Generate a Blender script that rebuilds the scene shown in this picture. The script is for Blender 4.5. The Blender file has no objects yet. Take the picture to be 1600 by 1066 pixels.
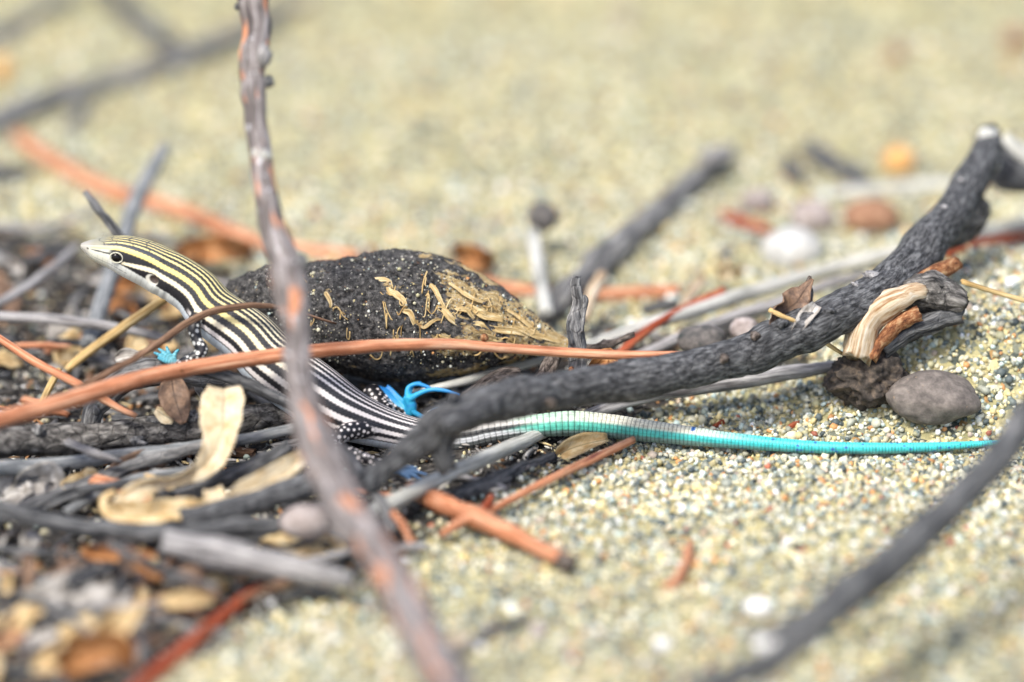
import bpy, math, random
import numpy as np
from mathutils import Vector, noise as mnoise

# ------------------------------------------------------------------ camera, sky, sun, exposure
scene = bpy.context.scene
MM = 0.001
PITCH = math.radians(25.0)
DIST = 1000.0                                   # mm from the lens to the plane of focus
PXMM = 0.1                                      # one photograph pixel is 0.1 mm in that plane
RIGHT = np.array([1.0, 0.0, 0.0])
FWD = np.array([0.0, math.cos(PITCH), -math.sin(PITCH)])
UP = np.array([0.0, math.sin(PITCH), math.cos(PITCH)])
AIM = UP * ((690 - 533) * PXMM)                 # row 690 of the photograph meets the ground datum
EYE = AIM - FWD * DIST

cam_data = bpy.data.cameras.new("camera")
cam = bpy.data.objects.new("camera", cam_data)
scene.collection.objects.link(cam)
scene.camera = cam
cam.location = EYE * MM
cam.rotation_euler = (math.pi / 2 - PITCH, 0, 0)
cam_data.sensor_width = 36.0
cam_data.lens = 36.0 * DIST / (1600 * PXMM)
cam_data.clip_start = 0.01
cam_data.clip_end = 500.0
cam_data.dof.use_dof = True
cam_data.dof.focus_distance = (DIST + 0.5) * MM
cam_data.dof.aperture_fstop = 5.2
cam_data.dof.aperture_blades = 9

SUN_EL, SUN_AZ = math.radians(60), math.radians(-142)     # azimuth measured from +Y towards +X
world = bpy.data.worlds.new("World")
scene.world = world
world.use_nodes = True
wn = world.node_tree.nodes
wn.clear()
w_out = wn.new("ShaderNodeOutputWorld")
w_bg = wn.new("ShaderNodeBackground")
w_sky = wn.new("ShaderNodeTexSky")
w_sky.sky_type = 'NISHITA'
w_sky.sun_disc = False
w_sky.sun_elevation = SUN_EL
w_sky.sun_rotation = SUN_AZ
w_sky.air_density = 1.0
w_sky.dust_density = 4.0
w_bg.inputs["Strength"].default_value = 0.13
world.node_tree.links.new(w_sky.outputs[0], w_bg.inputs["Color"])
world.node_tree.links.new(w_bg.outputs[0], w_out.inputs["Surface"])

sun_data = bpy.data.lights.new("sun", 'SUN')
sun_data.energy = 2.0
sun_data.angle = math.radians(12)
sun_data.color = (1.0, 0.965, 0.89)
sun = bpy.data.objects.new("sun", sun_data)
scene.collection.objects.link(sun)
sdir = Vector((math.sin(SUN_AZ) * math.cos(SUN_EL), math.cos(SUN_AZ) * math.cos(SUN_EL), math.sin(SUN_EL)))
sun.rotation_euler = sdir.to_track_quat('Z', 'Y').to_euler()
sun.location = sdir * 2

scene.view_settings.view_transform = 'Standard'
scene.view_settings.look = 'None'
scene.view_settings.gamma = 1.0
scene.view_settings.exposure = 0.92
scene.render.engine = 'CYCLES'
scene.cycles.use_denoising = True
scene.cycles.max_bounces = 6

rng = np.random.default_rng(11)
random.seed(7)

# ------------------------------------------------------------------ places
def smooth(a, b, x):
    t = np.clip((x - a) / (b - a), 0, 1)
    return t * t * (3 - 2 * t)

def wob(x, y, f, seed):
    r = np.random.default_rng(seed)
    out = 0
    for _ in range(6):
        a = r.uniform(0, 2 * math.pi); k = f * r.uniform(0.6, 1.6); ph = r.uniform(0, 6.28)
        out = out + np.sin((x * math.cos(a) + y * math.sin(a)) * k + ph)
    return out / 6 * 1.6

def terrain(x, y):
    """height of the sand in mm"""
    x = np.asarray(x, float); y = np.asarray(y, float)
    near = smooth(900, 300, np.hypot(x, y))
    h = (0.9 * wob(x, y, 0.07, 1) + 0.45 * wob(x, y, 0.25, 2)) * near
    h = h - 2.2 * smooth(10, -25, x) * smooth(-75, -50, y) * smooth(70, 25, y) * near
    h = h + 13 * smooth(38, 74, x) * smooth(-3, 20, y) * smooth(85, 35, y) * near
    h = h + 5.0 * smooth(400, 1500, y)
    lane = np.exp(-((y - 0.5 + 3.5 * smooth(10, 50, x)) / (7.0 - 3.5 * smooth(20, 50, x))) ** 2) * smooth(-20, 10, x) * smooth(200, 120, x)
    return h * (1 - lane) + lane * (-1.0)

def pix(px, py, d):
    f = (DIST + d) / DIST
    return EYE + FWD * (DIST + d) + RIGHT * ((px - 800) * PXMM * f) + UP * ((533 - py) * PXMM * f)

def gnd(px, py, h=0.0):
    """point h mm above the sand along the line through a photograph pixel"""
    d = ((690 - py) * PXMM * math.cos(PITCH) - h) / math.sin(PITCH)
    for _ in range(25):
        p = pix(px, py, d)
        e = p[2] - float(terrain(p[0], p[1])) - h
        d += e / math.sin(PITCH) * 0.7
    return pix(px, py, d)

def place(px, py, r, d):
    """d: mm behind the plane of focus; None: resting on the sand; 'gN': N mm above the sand"""
    if d is None:
        return gnd(px, py, r * PXMM * 0.75)
    if isinstance(d, str):
        return gnd(px, py, float(d[1:]))
    return pix(px, py, d)

# ------------------------------------------------------------------ objects
COL = scene.collection

def mesh_obj(name, verts, faces, mat, parent=None, tc=None, col=None, smooth_sh=True, origin=None):
    """verts in mm, world; becomes one mesh object whose origin is at its base"""
    v = np.asarray(verts, np.float64)
    if parent is not None:
        org = np.zeros(3); q = parent
        while q is not None:
            org = org + np.array(q.location) / MM; q = q.parent
    elif origin is not None:
        org = np.array(origin, float)
    else:
        org = v.mean(axis=0); org[2] = v[:, 2].min()
    loc = ((v - org) * MM).astype(np.float32)
    me = bpy.data.meshes.new(name)
    if isinstance(faces, np.ndarray):
        n, k = faces.shape
        me.vertices.add(len(loc)); me.vertices.foreach_set("co", loc.ravel())
        me.loops.add(n * k); me.loops.foreach_set("vertex_index", faces.astype(np.int32).ravel())
        me.polygons.add(n); me.polygons.foreach_set("loop_start", np.arange(0, n * k, k, dtype=np.int32))
        me.update(calc_edges=True)
    else:
        me.from_pydata(loc.tolist(), [], faces)
    if smooth_sh:
        me.polygons.foreach_set("use_smooth", np.ones(len(me.polygons), bool))
    if tc is not None:
        a = me.attributes.new("tc", 'FLOAT_VECTOR', 'POINT')
        a.data.foreach_set("vector", np.asarray(tc, np.float32).ravel())
    if col is not None:
        a = me.attributes.new("col", 'FLOAT_COLOR', 'POINT')
        c = np.ones((len(loc), 4), np.float32); c[:, :3] = col
        a.data.foreach_set("color", c.ravel())
    me.materials.append(mat)
    me.update()
    o = bpy.data.objects.new(name, me)
    COL.objects.link(o)
    if parent is not None:
        o.parent = parent
    else:
        o.location = org * MM
    return o

def tag(o, label=None, cat=None, group=None, kind=None):
    if label: o["label"] = label
    if cat: o["category"] = cat
    if group: o["group"] = group
    if kind: o["kind"] = kind
    return o

def empty(name, at):
    o = bpy.data.objects.new(name, None)
    COL.objects.link(o)
    o.empty_display_size = 0.005
    o.location = np.asarray(at) * MM
    return o

def catmull(P, n_per_mm=1.2, nmin=8):
    P = np.asarray(P, float)
    Q = np.vstack([2 * P[0] - P[1], P, 2 * P[-1] - P[-2]])
    out = []
    for i in range(1, len(Q) - 2):
        p0, p1, p2, p3 = Q[i - 1], Q[i], Q[i + 1], Q[i + 2]
        L = np.linalg.norm(p2[:3] - p1[:3])
        n = max(3, int(L * n_per_mm))
        t = np.linspace(0, 1, n, endpoint=False)[:, None]
        out.append(0.5 * (2 * p1 + (p2 - p0) * t + (2 * p0 - 5 * p1 + 4 * p2 - p3) * t ** 2 + (3 * p1 - p0 - 3 * p2 + p3) * t ** 3))
    out.append(P[-1:])
    return np.vstack(out)

def frames(C, n0=None):
    T = np.gradient(C, axis=0)
    T /= np.linalg.norm(T, axis=1)[:, None] + 1e-12
    n = np.array([0.1, 0.3, 1.0]) if n0 is None else np.array(n0, float)
    N = np.zeros_like(T)
    for i in range(len(T)):
        n = n - T[i] * (n @ T[i])
        l = np.linalg.norm(n)
        if l < 1e-6:
            n = np.cross(T[i], [1, 0, 0]); l = np.linalg.norm(n)
        n = n / l
        N[i] = n
    return T, N, np.cross(T, N)

def fbm(p, oct=3):
    return mnoise.fractal(Vector(p), 1.0, 2.0, oct, noise_basis='PERLIN_ORIGINAL')

def tube_geo(P, seg=12, rough=0.10, jag=0.5, per_mm=1.2, seed=0, flat=1.0, fine=0.0, knots=(), wander=0.22):
    """P rows: x, y, z, r (mm) -> verts, quads, tc"""
    S = catmull(P, per_mm)
    C, R = S[:, :3].copy(), np.maximum(S[:, 3], 0.02)
    T, N, B = frames(C)
    arc = np.concatenate([[0], np.cumsum(np.linalg.norm(np.diff(C, axis=0), axis=1))])
    rs = np.random.default_rng(seed + 5)
    off = rs.uniform(-50, 50, 3)
    th = np.linspace(0, 2 * math.pi, seg, endpoint=False)
    ct, st = np.cos(th), np.sin(th)
    n = len(C)
    if wander:
        for i in range(n):
            q = arc[i] / max(4.0 * R[i], 2.0)
            C[i] += (N[i] * fbm((q + off[0], 7.3, off[1]), 3) + B[i] * fbm((q + off[1], 3.1, off[2]), 3)) * wander * R[i]
        T, N, B = frames(C)
    fac = np.ones((n, seg))
    rm = float(np.mean(R))
    for i in range(n):
        a = arc[i]
        lo = fbm((a * 0.22 / max(rm, .3) + off[0], off[1], 0), 2) * rough * 0.9
        for j in range(seg):
            q = lo + rough * fbm((ct[j] * 1.3 + off[0], st[j] * 1.3 + off[1], a * 0.35 / max(rm, .3) + off[2]), 3)
            if fine:
                q += fine * fbm((ct[j] * 5 + off[0], st[j] * 5 + off[1], a * 0.9 / max(rm, .3) + off[2]), 3)
            fac[i, j] = 1 + q
    for (fpos, amp, wid) in knots:
        g = np.exp(-((arc - fpos * arc[-1]) / wid) ** 2)
        fac *= (1 + amp * g)[:, None]
    rad = R[:, None] * fac
    V = C[:, None, :] + N[:, None, :] * (rad * ct)[:, :, None] + B[:, None, :] * (rad * st * flat)[:, :, None]
    if jag:
        for e, sg in ((0, -1), (-1, 1)):
            V[e] += T[e] * (sg * R[e] * jag * rs.uniform(-0.3, 1.0, seg))[:, None]
    tcv = np.stack([rad * ct, rad * st, np.repeat(arc[:, None], seg, 1)], -1).reshape(-1, 3)
    V = V.reshape(-1, 3)
    idx = np.arange(n * seg).reshape(n, seg)
    nx = np.roll(idx, -1, axis=1)
    F = np.stack([idx[:-1], nx[:-1], nx[1:], idx[1:]], -1).reshape(-1, 4)
    caps = []
    for e, c in ((0, C[0] - 0 * T[0]), (n - 1, C[-1])):
        ci = len(V); V = np.vstack([V, c[None]])
        tcv = np.vstack([tcv, [[0, 0, arc[e]]]])
        for j in range(seg):
            a, b = idx[e, j], idx[e, (j + 1) % seg]
            caps.append((ci, b, a, a) if e == 0 else (ci, a, b, b))
    return V, F, caps, tcv

def tube(name, pts, mat, parent=None, seg=12, **kw):
    """pts: (px, py, r_px, d)"""
    P = []
    for (px, py, r, d) in pts:
        p = place(px, py, r, d)
        P.append([*p, r * PXMM])
    return tube_w(name, P, mat, parent, seg, **kw)

def tube_w(name, P, mat, parent=None, seg=12, **kw):
    V, F, caps, tcv = tube_geo(np.array(P, float), seg, **kw)
    faces = F.tolist() + [c[:3] for c in caps]
    return mesh_obj(name, V, faces, mat, parent, tc=tcv)

def leaf_geo(P, curl=0.5, na=9, roll=0.0, ruffle=0.0, thick=0.16, seed=0, per_mm=1.6, crease=0.0, base_up=None):
    """P rows: x,y,z, half width, roll(deg) -> closed thin shell"""
    S = catmull(P, per_mm)
    C, W, RO = S[:, :3], np.maximum(S[:, 3], 0.05), np.radians(S[:, 4] + roll)
    T = np.gradient(C, axis=0); T /= np.linalg.norm(T, axis=1)[:, None]
    base = -FWD if base_up is None else np.asarray(base_up, float)
    N0 = base[None] - T * (T @ base)[:, None]
    N0 /= np.linalg.norm(N0, axis=1)[:, None] + 1e-9
    S0 = np.cross(T, N0)
    Nn = N0 * np.cos(RO)[:, None] + S0 * np.sin(RO)[:, None]
    Sd = np.cross(T, Nn)
    arc = np.concatenate([[0], np.cumsum(np.linalg.norm(np.diff(C, axis=0), axis=1))])
    a = np.linspace(-1, 1, na)
    rs = np.random.default_rng(seed); off = rs.uniform(-40, 40, 3)
    n = len(C)
    V = np.zeros((n, na, 3)); tcv = np.zeros((n, na, 3))
    for i in range(n):
        for j in range(na):
            ed = 1 + 0.10 * fbm((arc[i] * .5 + off[0], np.sign(a[j]) * 3, off[1]), 3)
            bend = curl * W[i] * (a[j] ** 2) - crease * W[i] * math.exp(-(a[j] / .18) ** 2)
            bend += ruffle * W[i] * fbm((arc[i] * .45 + off[0], a[j] * .9 + off[1], off[2]), 2)
            V[i, j] = C[i] + Sd[i] * (a[j] * W[i] * ed) + Nn[i] * bend
            tcv[i, j] = (a[j], arc[i], W[i])
    Nb = V.copy()
    V2 = V - Nn[:, None, :] * thick
    idx = np.arange(n * na).reshape(n, na)
    F = []
    q = np.stack([idx[:-1, :-1], idx[:-1, 1:], idx[1:, 1:], idx[1:, :-1]], -1).reshape(-1, 4)
    F = q.tolist() + (q[:, ::-1] + n * na).tolist()
    bd = list(idx[0, :]) + list(idx[1:, -1]) + list(idx[-1, ::-1][1:]) + list(idx[::-1, 0][1:-1])
    for i in range(len(bd)):
        u, v = int(bd[i]), int(bd[(i + 1) % len(bd)])
        F.append((v, u, u + n * na, v + n * na))
    return np.vstack([V.reshape(-1, 3), V2.reshape(-1, 3)]), F, np.vstack([tcv.reshape(-1, 3)] * 2)

def leaf(name, pts, mat, parent=None, **kw):
    """pts: (px, py, half width px, d, roll)"""
    P = [[*place(a, b, w * .3, d), w * PXMM, ro] for (a, b, w, d, ro) in pts]
    V, F, tcv = leaf_geo(np.array(P, float), **kw)
    return mesh_obj(name, V, F, mat, parent, tc=tcv)

def ico(level):
    import bmesh
    bm = bmesh.new()
    bmesh.ops.create_icosphere(bm, subdivisions=level, radius=1.0)
    v = np.array([x.co[:] for x in bm.verts]); f = np.array([[x.index for x in p.verts] for p in bm.faces])
    bm.free()
    return v, f
ICO = {k: ico(k) for k in (1, 2, 4, 5)}

def stone(name, px, py, rx, ry, mat, d=None, depth=None, rough=0.12, level=4, rot=0.0, seed=0, parent=None, fine=0.0, sink=0.25):
    """rx, ry: half sizes in photograph pixels"""
    v, f = ICO[level]
    rs = np.random.default_rng(seed + 31); off = rs.uniform(-30, 30, 3)
    r3 = np.array([rx, (depth or (rx + ry) / 2), ry]) * PXMM
    k = np.array([1 + rough * fbm(tuple(q * 0.9 + off), 3) + (fine * fbm(tuple(q * 5 + off), 4) if fine else 0) for q in v])
    w = v * k[:, None] * r3
    c, s = math.cos(rot), math.sin(rot)
    w = np.stack([w[:, 0] * c - w[:, 2] * s, w[:, 1], w[:, 0] * s + w[:, 2] * c], -1)
    if d is None:
        cen = gnd(px, py, r3[2] * (1 - sink))
    else:
        cen = pix(px, py, d)
    return mesh_obj(name, w + cen, f, mat, parent, tc=v * r3)

# ------------------------------------------------------------------ materials
class Mat:
    def __init__(self, name, rough=0.8, spec=0.3):
        self.m = bpy.data.materials.new(name); self.m.use_nodes = True
        self.t = self.m.node_tree; self.t.nodes.clear()
        self.out = self.n("ShaderNodeOutputMaterial")
        self.b = self.n("ShaderNodeBsdfPrincipled")
        self.b.inputs["Roughness"].default_value = rough
        self.b.inputs["Specular IOR Level"].default_value = spec
        self.l(self.b.outputs[0], self.out.inputs["Surface"])
    def n(self, k): return self.t.nodes.new(k)
    def l(self, a, b): self.t.links.new(a, b)
    def coord(self, scale=(1, 1, 1), rnd=True):
        a = self.n("ShaderNodeAttribute"); a.attribute_name = "tc"
        mp = self.n("ShaderNodeVectorMath"); mp.operation = 'MULTIPLY'; mp.inputs[1].default_value = scale
        self.l(a.outputs["Vector"], mp.inputs[0])
        if not rnd: return mp.outputs[0]
        oi = self.n("ShaderNodeObjectInfo")
        mu = self.n("ShaderNodeMath"); mu.operation = 'MULTIPLY'; mu.inputs[1].default_value = 97.0
        self.l(oi.outputs["Random"], mu.inputs[0])
        ad = self.n("ShaderNodeVectorMath"); ad.operation = 'ADD'
        self.l(mp.outputs[0], ad.inputs[0]); self.l(mu.outputs[0], ad.inputs[1])
        return ad.outputs[0]
    def noise(self, vec, scale, detail=5, rough=0.6):
        x = self.n("ShaderNodeTexNoise"); x.inputs["Scale"].default_value = scale
        x.inputs["Detail"].default_value = detail; x.inputs["Roughness"].default_value = rough
        self.l(vec, x.inputs["Vector"]); return x.outputs["Fac"]
    def voro(self, vec, scale, feature='F1'):
        x = self.n("ShaderNodeTexVoronoi"); x.inputs["Scale"].default_value = scale; x.feature = feature
        self.l(vec, x.inputs["Vector"]); return x
    def ramp(self, fac, stops, interp='LINEAR'):
        r = self.n("ShaderNodeValToRGB"); r.color_ramp.interpolation = interp
        e = r.color_ramp.elements
        while len(e) < len(stops): e.new(0.5)
        for k, (p, c) in enumerate(stops):
            e[k].position = p
            e[k].color = (*c, 1) if not isinstance(c, (int, float)) else (c, c, c, 1)
        self.l(fac, r.inputs[0]); return r.outputs["Color"]
    def mix(self, fac, a, b, mode='MIX'):
        x = self.n("ShaderNodeMix"); x.data_type = 'RGBA'; x.blend_type = mode
        for s, v in ((0, fac), (6, a), (7, b)):
            if hasattr(v, "is_output"): self.l(v, x.inputs[s])
            elif isinstance(v, (int, float)): x.inputs[s].default_value = v
            else: x.inputs[s].default_value = (*v, 1)
        return x.outputs[2]
    def bump(self, h, dist, strength=0.6, prev=None):
        x = self.n("ShaderNodeBump"); x.inputs["Distance"].default_value = dist; x.inputs["Strength"].default_value = strength
        self.l(h, x.inputs["Height"])
        if prev is not None: self.l(prev, x.inputs["Normal"])
        self.l(x.outputs[0], self.b.inputs["Normal"]); return x.outputs[0]
    def colour(self, c): self.l(c, self.b.inputs["Base Color"])

def wood(name, dark, mid, light, stretch=0.10, scale=1.6, patch=None, fleck=None, cracks=0.0, rough=0.85, bump=0.00028, spec=0.25):
    m = Mat(name, rough, spec)
    v = m.coord((1, 1, stretch))
    f = m.noise(v, scale, 7, 0.65)
    c = m.ramp(f, [(0.36, dark), (0.50, mid), (0.64, light)])
    v3 = m.coord()
    big = m.noise(m.coord((1, 1, 0.5)), 0.35, 3)
    c = m.mix(0.55, c, m.ramp(big, [(0.3, 0.35), (0.7, 1.0)]), 'MULTIPLY')
    if patch:
        pc, amt, sc, st = patch
        pn = m.noise(m.coord((1, 1, st)), sc, 4, 0.55)
        pf = m.ramp(pn, [(amt, 0.0), (amt + 0.06, 1.0)])
        c = m.mix(pf, c, pc)
    if fleck:
        fc, amt, sc = fleck
        fn = m.noise(v3, sc, 4, 0.7)
        ff = m.ramp(fn, [(amt, 0.0), (amt + 0.05, 1.0)])
        c = m.mix(ff, c, fc)
    m.colour(c)
    nb = m.bump(f, bump, 0.8)
    if cracks:
        cr = m.voro(m.coord((1, 1, 0.7)), 0.55, 'DISTANCE_TO_EDGE')
        cf = m.ramp(cr.outputs["Distance"], [(0.0, 0.0), (0.08, 1.0)])
        nb = m.bump(cf, bump * 1.6 * cracks, 0.8, nb)
    m.bump(m.noise(v3, 6.0, 5, 0.7), bump * 0.8, 0.7, nb)
    return m.m

def leafmat(name, base, light, stain, trans=0.3):
    m = Mat(name, 0.55, 0.35)
    a = m.coord((1, 1, 0), rnd=True)
    f = m.noise(m.coord((1.0, 0.25, 1)), 1.6, 5)
    c = m.ramp(f, [(0.3, stain), (0.48, base), (0.68, light)])
    at = m.n("ShaderNodeAttribute"); at.attribute_name = "tc"
    sep = m.n("ShaderNodeSeparateXYZ"); m.l(at.outputs["Vector"], sep.inputs[0])
    ab = m.n("ShaderNodeMath"); ab.operation = 'ABSOLUTE'; m.l(sep.outputs[0], ab.inputs[0])
    rib = m.ramp(ab.outputs[0], [(0.03, 1.0), (0.09, 0.0)])
    c = m.mix(rib, c, tuple(x * 0.62 for x in base))
    # side veins
    ad = m.n("ShaderNodeMath"); ad.operation = 'MULTIPLY_ADD'; ad.inputs[1].default_value = -1.6
    m.l(ab.outputs[0], ad.inputs[0]); m.l(sep.outputs[1], ad.inputs[2])
    sn = m.n("ShaderNodeMath"); sn.operation = 'SINE'
    mu = m.n("ShaderNodeMath"); mu.operation = 'MULTIPLY'; mu.inputs[1].default_value = 6.0
    m.l(ad.outputs[0], mu.inputs[0]); m.l(mu.outputs[0], sn.inputs[0])
    vein = m.ramp(sn.outputs[0], [(0.80, 0.0), (0.98, 1.0)])
    c = m.mix(m.mix(0.75, vein, (0, 0, 0)), c, tuple(x * 0.6 for x in base))
    sp = m.noise(m.coord((3, .9, 1)), 3.0, 3)
    c = m.mix(m.ramp(sp, [(0.68, 0.0), (0.72, 1.0)]), c, tuple(x * 0.4 for x in stain))
    m.colour(c)
    nb = m.bump(vein, 0.00008, 0.5)
    m.bump(m.noise(m.coord((2, .6, 1)), 2.0, 5), 0.0002, 0.5, nb)
    if trans:
        tr = m.n("ShaderNodeBsdfTranslucent"); m.l(c, tr.inputs["Color"])
        mx = m.n("ShaderNodeMixShader"); mx.inputs[0].default_value = trans
        m.l(m.b.outputs[0], mx.inputs[1]); m.l(tr.outputs[0], mx.inputs[2]); m.l(mx.outputs[0], m.out.inputs["Surface"])
    return m.m

def stonemat(name, c1, c2, c3, scale=0.8, rough=0.75, bump=0.0003, fleck=None):
    m = Mat(name, rough, 0.3)
    v = m.coord()
    f = m.noise(v, scale, 7, 0.65)
    c = m.ramp(f, [(0.32, c1), (0.5, c2), (0.68, c3)])
    if fleck:
        fc, amt, sc = fleck
        c = m.mix(m.ramp(m.noise(v, sc, 3, 0.6), [(amt, 0.0), (amt + .05, 1.0)]), c, fc)
    m.colour(c)
    nb = m.bump(f, bump, 0.7)
    m.bump(m.noise(v, 5.0, 5, 0.7), bump * 0.6, 0.7, nb)
    return m.m

GREY = wood("weathered_grey_wood", (.05, .05, .052), (.21, .21, .21), (.50, .49, .47), cracks=0.5)
GREYD = wood("dark_grey_wood", (.022, .023, .026), (.105, .108, .113), (.28, .28, .28), cracks=0.4, fleck=((.42, .42, .42), .68, 2.2))
BLUEG = wood("bluish_grey_stem", (.09, .10, .11), (.25, .265, .275), (.44, .45, .45), scale=2.2, fleck=((.05, .05, .05), .66, 3.0))
CHAR = wood("charred_bark", (.018, .019, .021), (.088, .090, .096), (.22, .225, .23), scale=1.8, stretch=.35, fleck=((.50, .50, .48), .70, 1.9), patch=((.20, .20, .20), .66, .35, .4), cracks=0.4)
PALE = wood("pale_bleached_stem", (.34, .34, .31), (.64, .64, .59), (.82, .82, .77), scale=2.0, stretch=.05, rough=.6)
PALEG = wood("pale_grey_stem", (.14, .13, .13), (.36, .35, .35), (.60, .58, .57), scale=2.0, stretch=.05)
ORANGE = wood("orange_brown_stem", (.30, .10, .042), (.63, .26, .135), (.78, .48, .31), scale=2.4, stretch=.03, rough=.6, bump=.00015, patch=((.16, .05, .04), .68, .5, .15))
REDST = wood("red_brown_stem", (.20, .035, .016), (.42, .085, .035), (.56, .18, .085), scale=2.2, stretch=.05, rough=.65)
BROWN = wood("thin_brown_twig", (.08, .045, .028), (.21, .12, .075), (.36, .23, .15), scale=2.5, stretch=.06)
STRAW = wood("yellow_straw", (.36, .22, .075), (.62, .43, .18), (.78, .62, .34), scale=2.5, stretch=.04, rough=.55, bump=.0001)
MOTTLE = wood("grey_twig_with_orange_peel", (.07, .06, .06), (.23, .20, .19), (.44, .41, .41), scale=1.1, stretch=.12, patch=((.54, .24, .13), .575, .42, .30), fleck=((.66, .68, .72), .63, .8))
BARK = wood("rough_grey_bark", (.030, .029, .028), (.16, .15, .14), (.42, .40, .37), scale=1.1, stretch=.5, cracks=1.0, fleck=((.48, .47, .44), .66, 1.3), bump=.00045)
CREAMW = wood("bare_cream_wood", (.36, .20, .09), (.70, .55, .37), (.88, .80, .66), scale=1.5, stretch=.06, rough=.6)
RUST = wood("rusty_bark", (.10, .035, .018), (.34, .14, .06), (.60, .38, .20), scale=1.5, stretch=.5)
BROWNBARK = wood("brown_bark", (.035, .028, .024), (.13, .105, .09), (.27, .23, .20), scale=1.6, stretch=.4, cracks=.5)

LTAN = leafmat("tan_dry_leaf", (.72, .54, .28), (.85, .74, .50), (.52, .32, .13))
LCREAM = leafmat("cream_dry_leaf", (.78, .65, .43), (.88, .81, .64), (.60, .42, .20))
LORANGE = leafmat("orange_brown_leaf", (.46, .20, .07), (.64, .36, .16), (.24, .09, .03))
LGREY = leafmat("grey_dry_leaf", (.42, .39, .35), (.70, .68, .65), (.15, .13, .11), .15)
LBROWN = leafmat("brown_dry_leaf", (.17, .105, .07), (.30, .19, .12), (.08, .055, .04), .1)
LFIBRE = leafmat("straw_fibre", (.60, .44, .20), (.80, .68, .44), (.40, .25, .09), .15)

WHITEST = stonemat("white_stone", (.36, .36, .34), (.52, .52, .50), (.66, .66, .64), .5)
BRIGHT = stonemat("bright_white_quartz", (.66, .66, .64), (.80, .80, .78), (.86, .86, .85), .5)
PEBG = stonemat("grey_brown_pebble", (.085, .075, .068), (.155, .135, .122), (.24, .21, .185), .7, fleck=((.30, .22, .15), .68, 1.0), bump=.00022)
STBROWN = stonemat("brown_stone", (.15, .075, .042), (.29, .155, .092), (.40, .24, .15), .5)
STDARK = stonemat("dark_grey_stone", (.035, .042, .040), (.11, .10, .095), (.20, .185, .17), .6)
STPINK = stonemat("pinkish_grey_stone", (.20, .16, .145), (.34, .29, .27), (.48, .43, .41), .6)
CLOD = stonemat("dark_earth_clod", (.018, .016, .014), (.075, .062, .052), (.19, .145, .105), .9, bump=.0007, fleck=((.50, .22, .08), .70, .7))
AMBER = stonemat("amber_seed", (.50, .22, .06), (.70, .38, .13), (.84, .58, .28), .5, rough=.45)

# ------------------------------------------------------------------ lizard stations (needed by the ground carve too)
SPINE = [  # px, py, d(mm), half thickness px
    (126, 384, 0, 3.5), (132, 385, 0, 8), (147, 389, 0, 17), (163, 392, 0, 23), (181, 395, 0, 29), (198, 400, 0, 33), (215, 406, 0, 35.5), (235, 414.5, 0, 37),
    (256, 426, 0, 38), (282, 440, 0, 38), (307, 458, 0, 39), (334, 489, 0, 41), (386, 527, 0, 44), (421, 564, 0, 47), (459, 594, 0, 49.5),
    (492, 617, 0, 49), (533, 643, 0, 44), (571, 659, 0, 37), (612, 672, 0, 31), (653, 681, 0, 27), (697, 685, 0, 23), (734, 682, 0, 20.5), (765, 675, 0, 19.5),
    (827, 667, 0, 18), (890, 662, 0, 20), (952, 666, 0, 19), (1015, 674, -1, 17.3), (1077, 681, -2, 15), (1140, 688, -3, 12.5), (1259, 698, -4, 10),
    (1355, 700.5, -4, 9), (1451, 699, -3, 7.8), (1537, 693.5, -1.5, 5), (1590, 688, 0, 3.2), (1640, 682, 1, 1.2)]

# ------------------------------------------------------------------ litter ground region
LIT_PX = [(-420, 300), (-100, 330), (150, 385), (380, 440), (640, 520), (900, 510), (1240, 500), (1290, 560), (1120, 600), (1000, 655), (960, 705), (800, 765),
          (660, 840), (545, 930), (410, 960), (260, 1075), (170, 1230), (-420, 1230)]
LIT = np.array([gnd(a, b)[:2] for a, b in LIT_PX])

def litter_mask(x, y):
    """1 inside the leaf litter, 0 on clean sand, soft ragged edge"""
    x = np.asarray(x, float); y = np.asarray(y, float)
    inside = np.zeros(x.shape, bool); dist = np.full(x.shape, 1e9)
    n = len(LIT)
    for i in range(n):
        (ax, ay), (bx, by) = LIT[i], LIT[(i + 1) % n]
        cond = (ay > y) != (by > y)
        xi = (bx - ax) * (y - ay) / (by - ay + 1e-12) + ax
        inside ^= cond & (x < xi)
        t = np.clip(((x - ax) * (bx - ax) + (y - ay) * (by - ay)) / ((bx - ax) ** 2 + (by - ay) ** 2), 0, 1)
        dist = np.minimum(dist, np.hypot(x - ax - t * (bx - ax), y - ay - t * (by - ay)))
    sd = np.where(inside, dist, -dist) + 3.5 * wob(x, y, 0.35, 9) + 2 * wob(x, y, 0.9, 10)
    return smooth(-3, 4, sd)

# ------------------------------------------------------------------ ground sheet
def graded(lo, hi, step, far):
    mid = np.arange(lo, hi + step * .5, step)
    out = [1.0]
    k = []
    s, p = step, 0.0
    while p < far:
        s *= 1.35; p += s; k.append(p)
    return np.concatenate([(lo - np.array(k))[::-1], mid, hi + np.array(k)])

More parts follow.
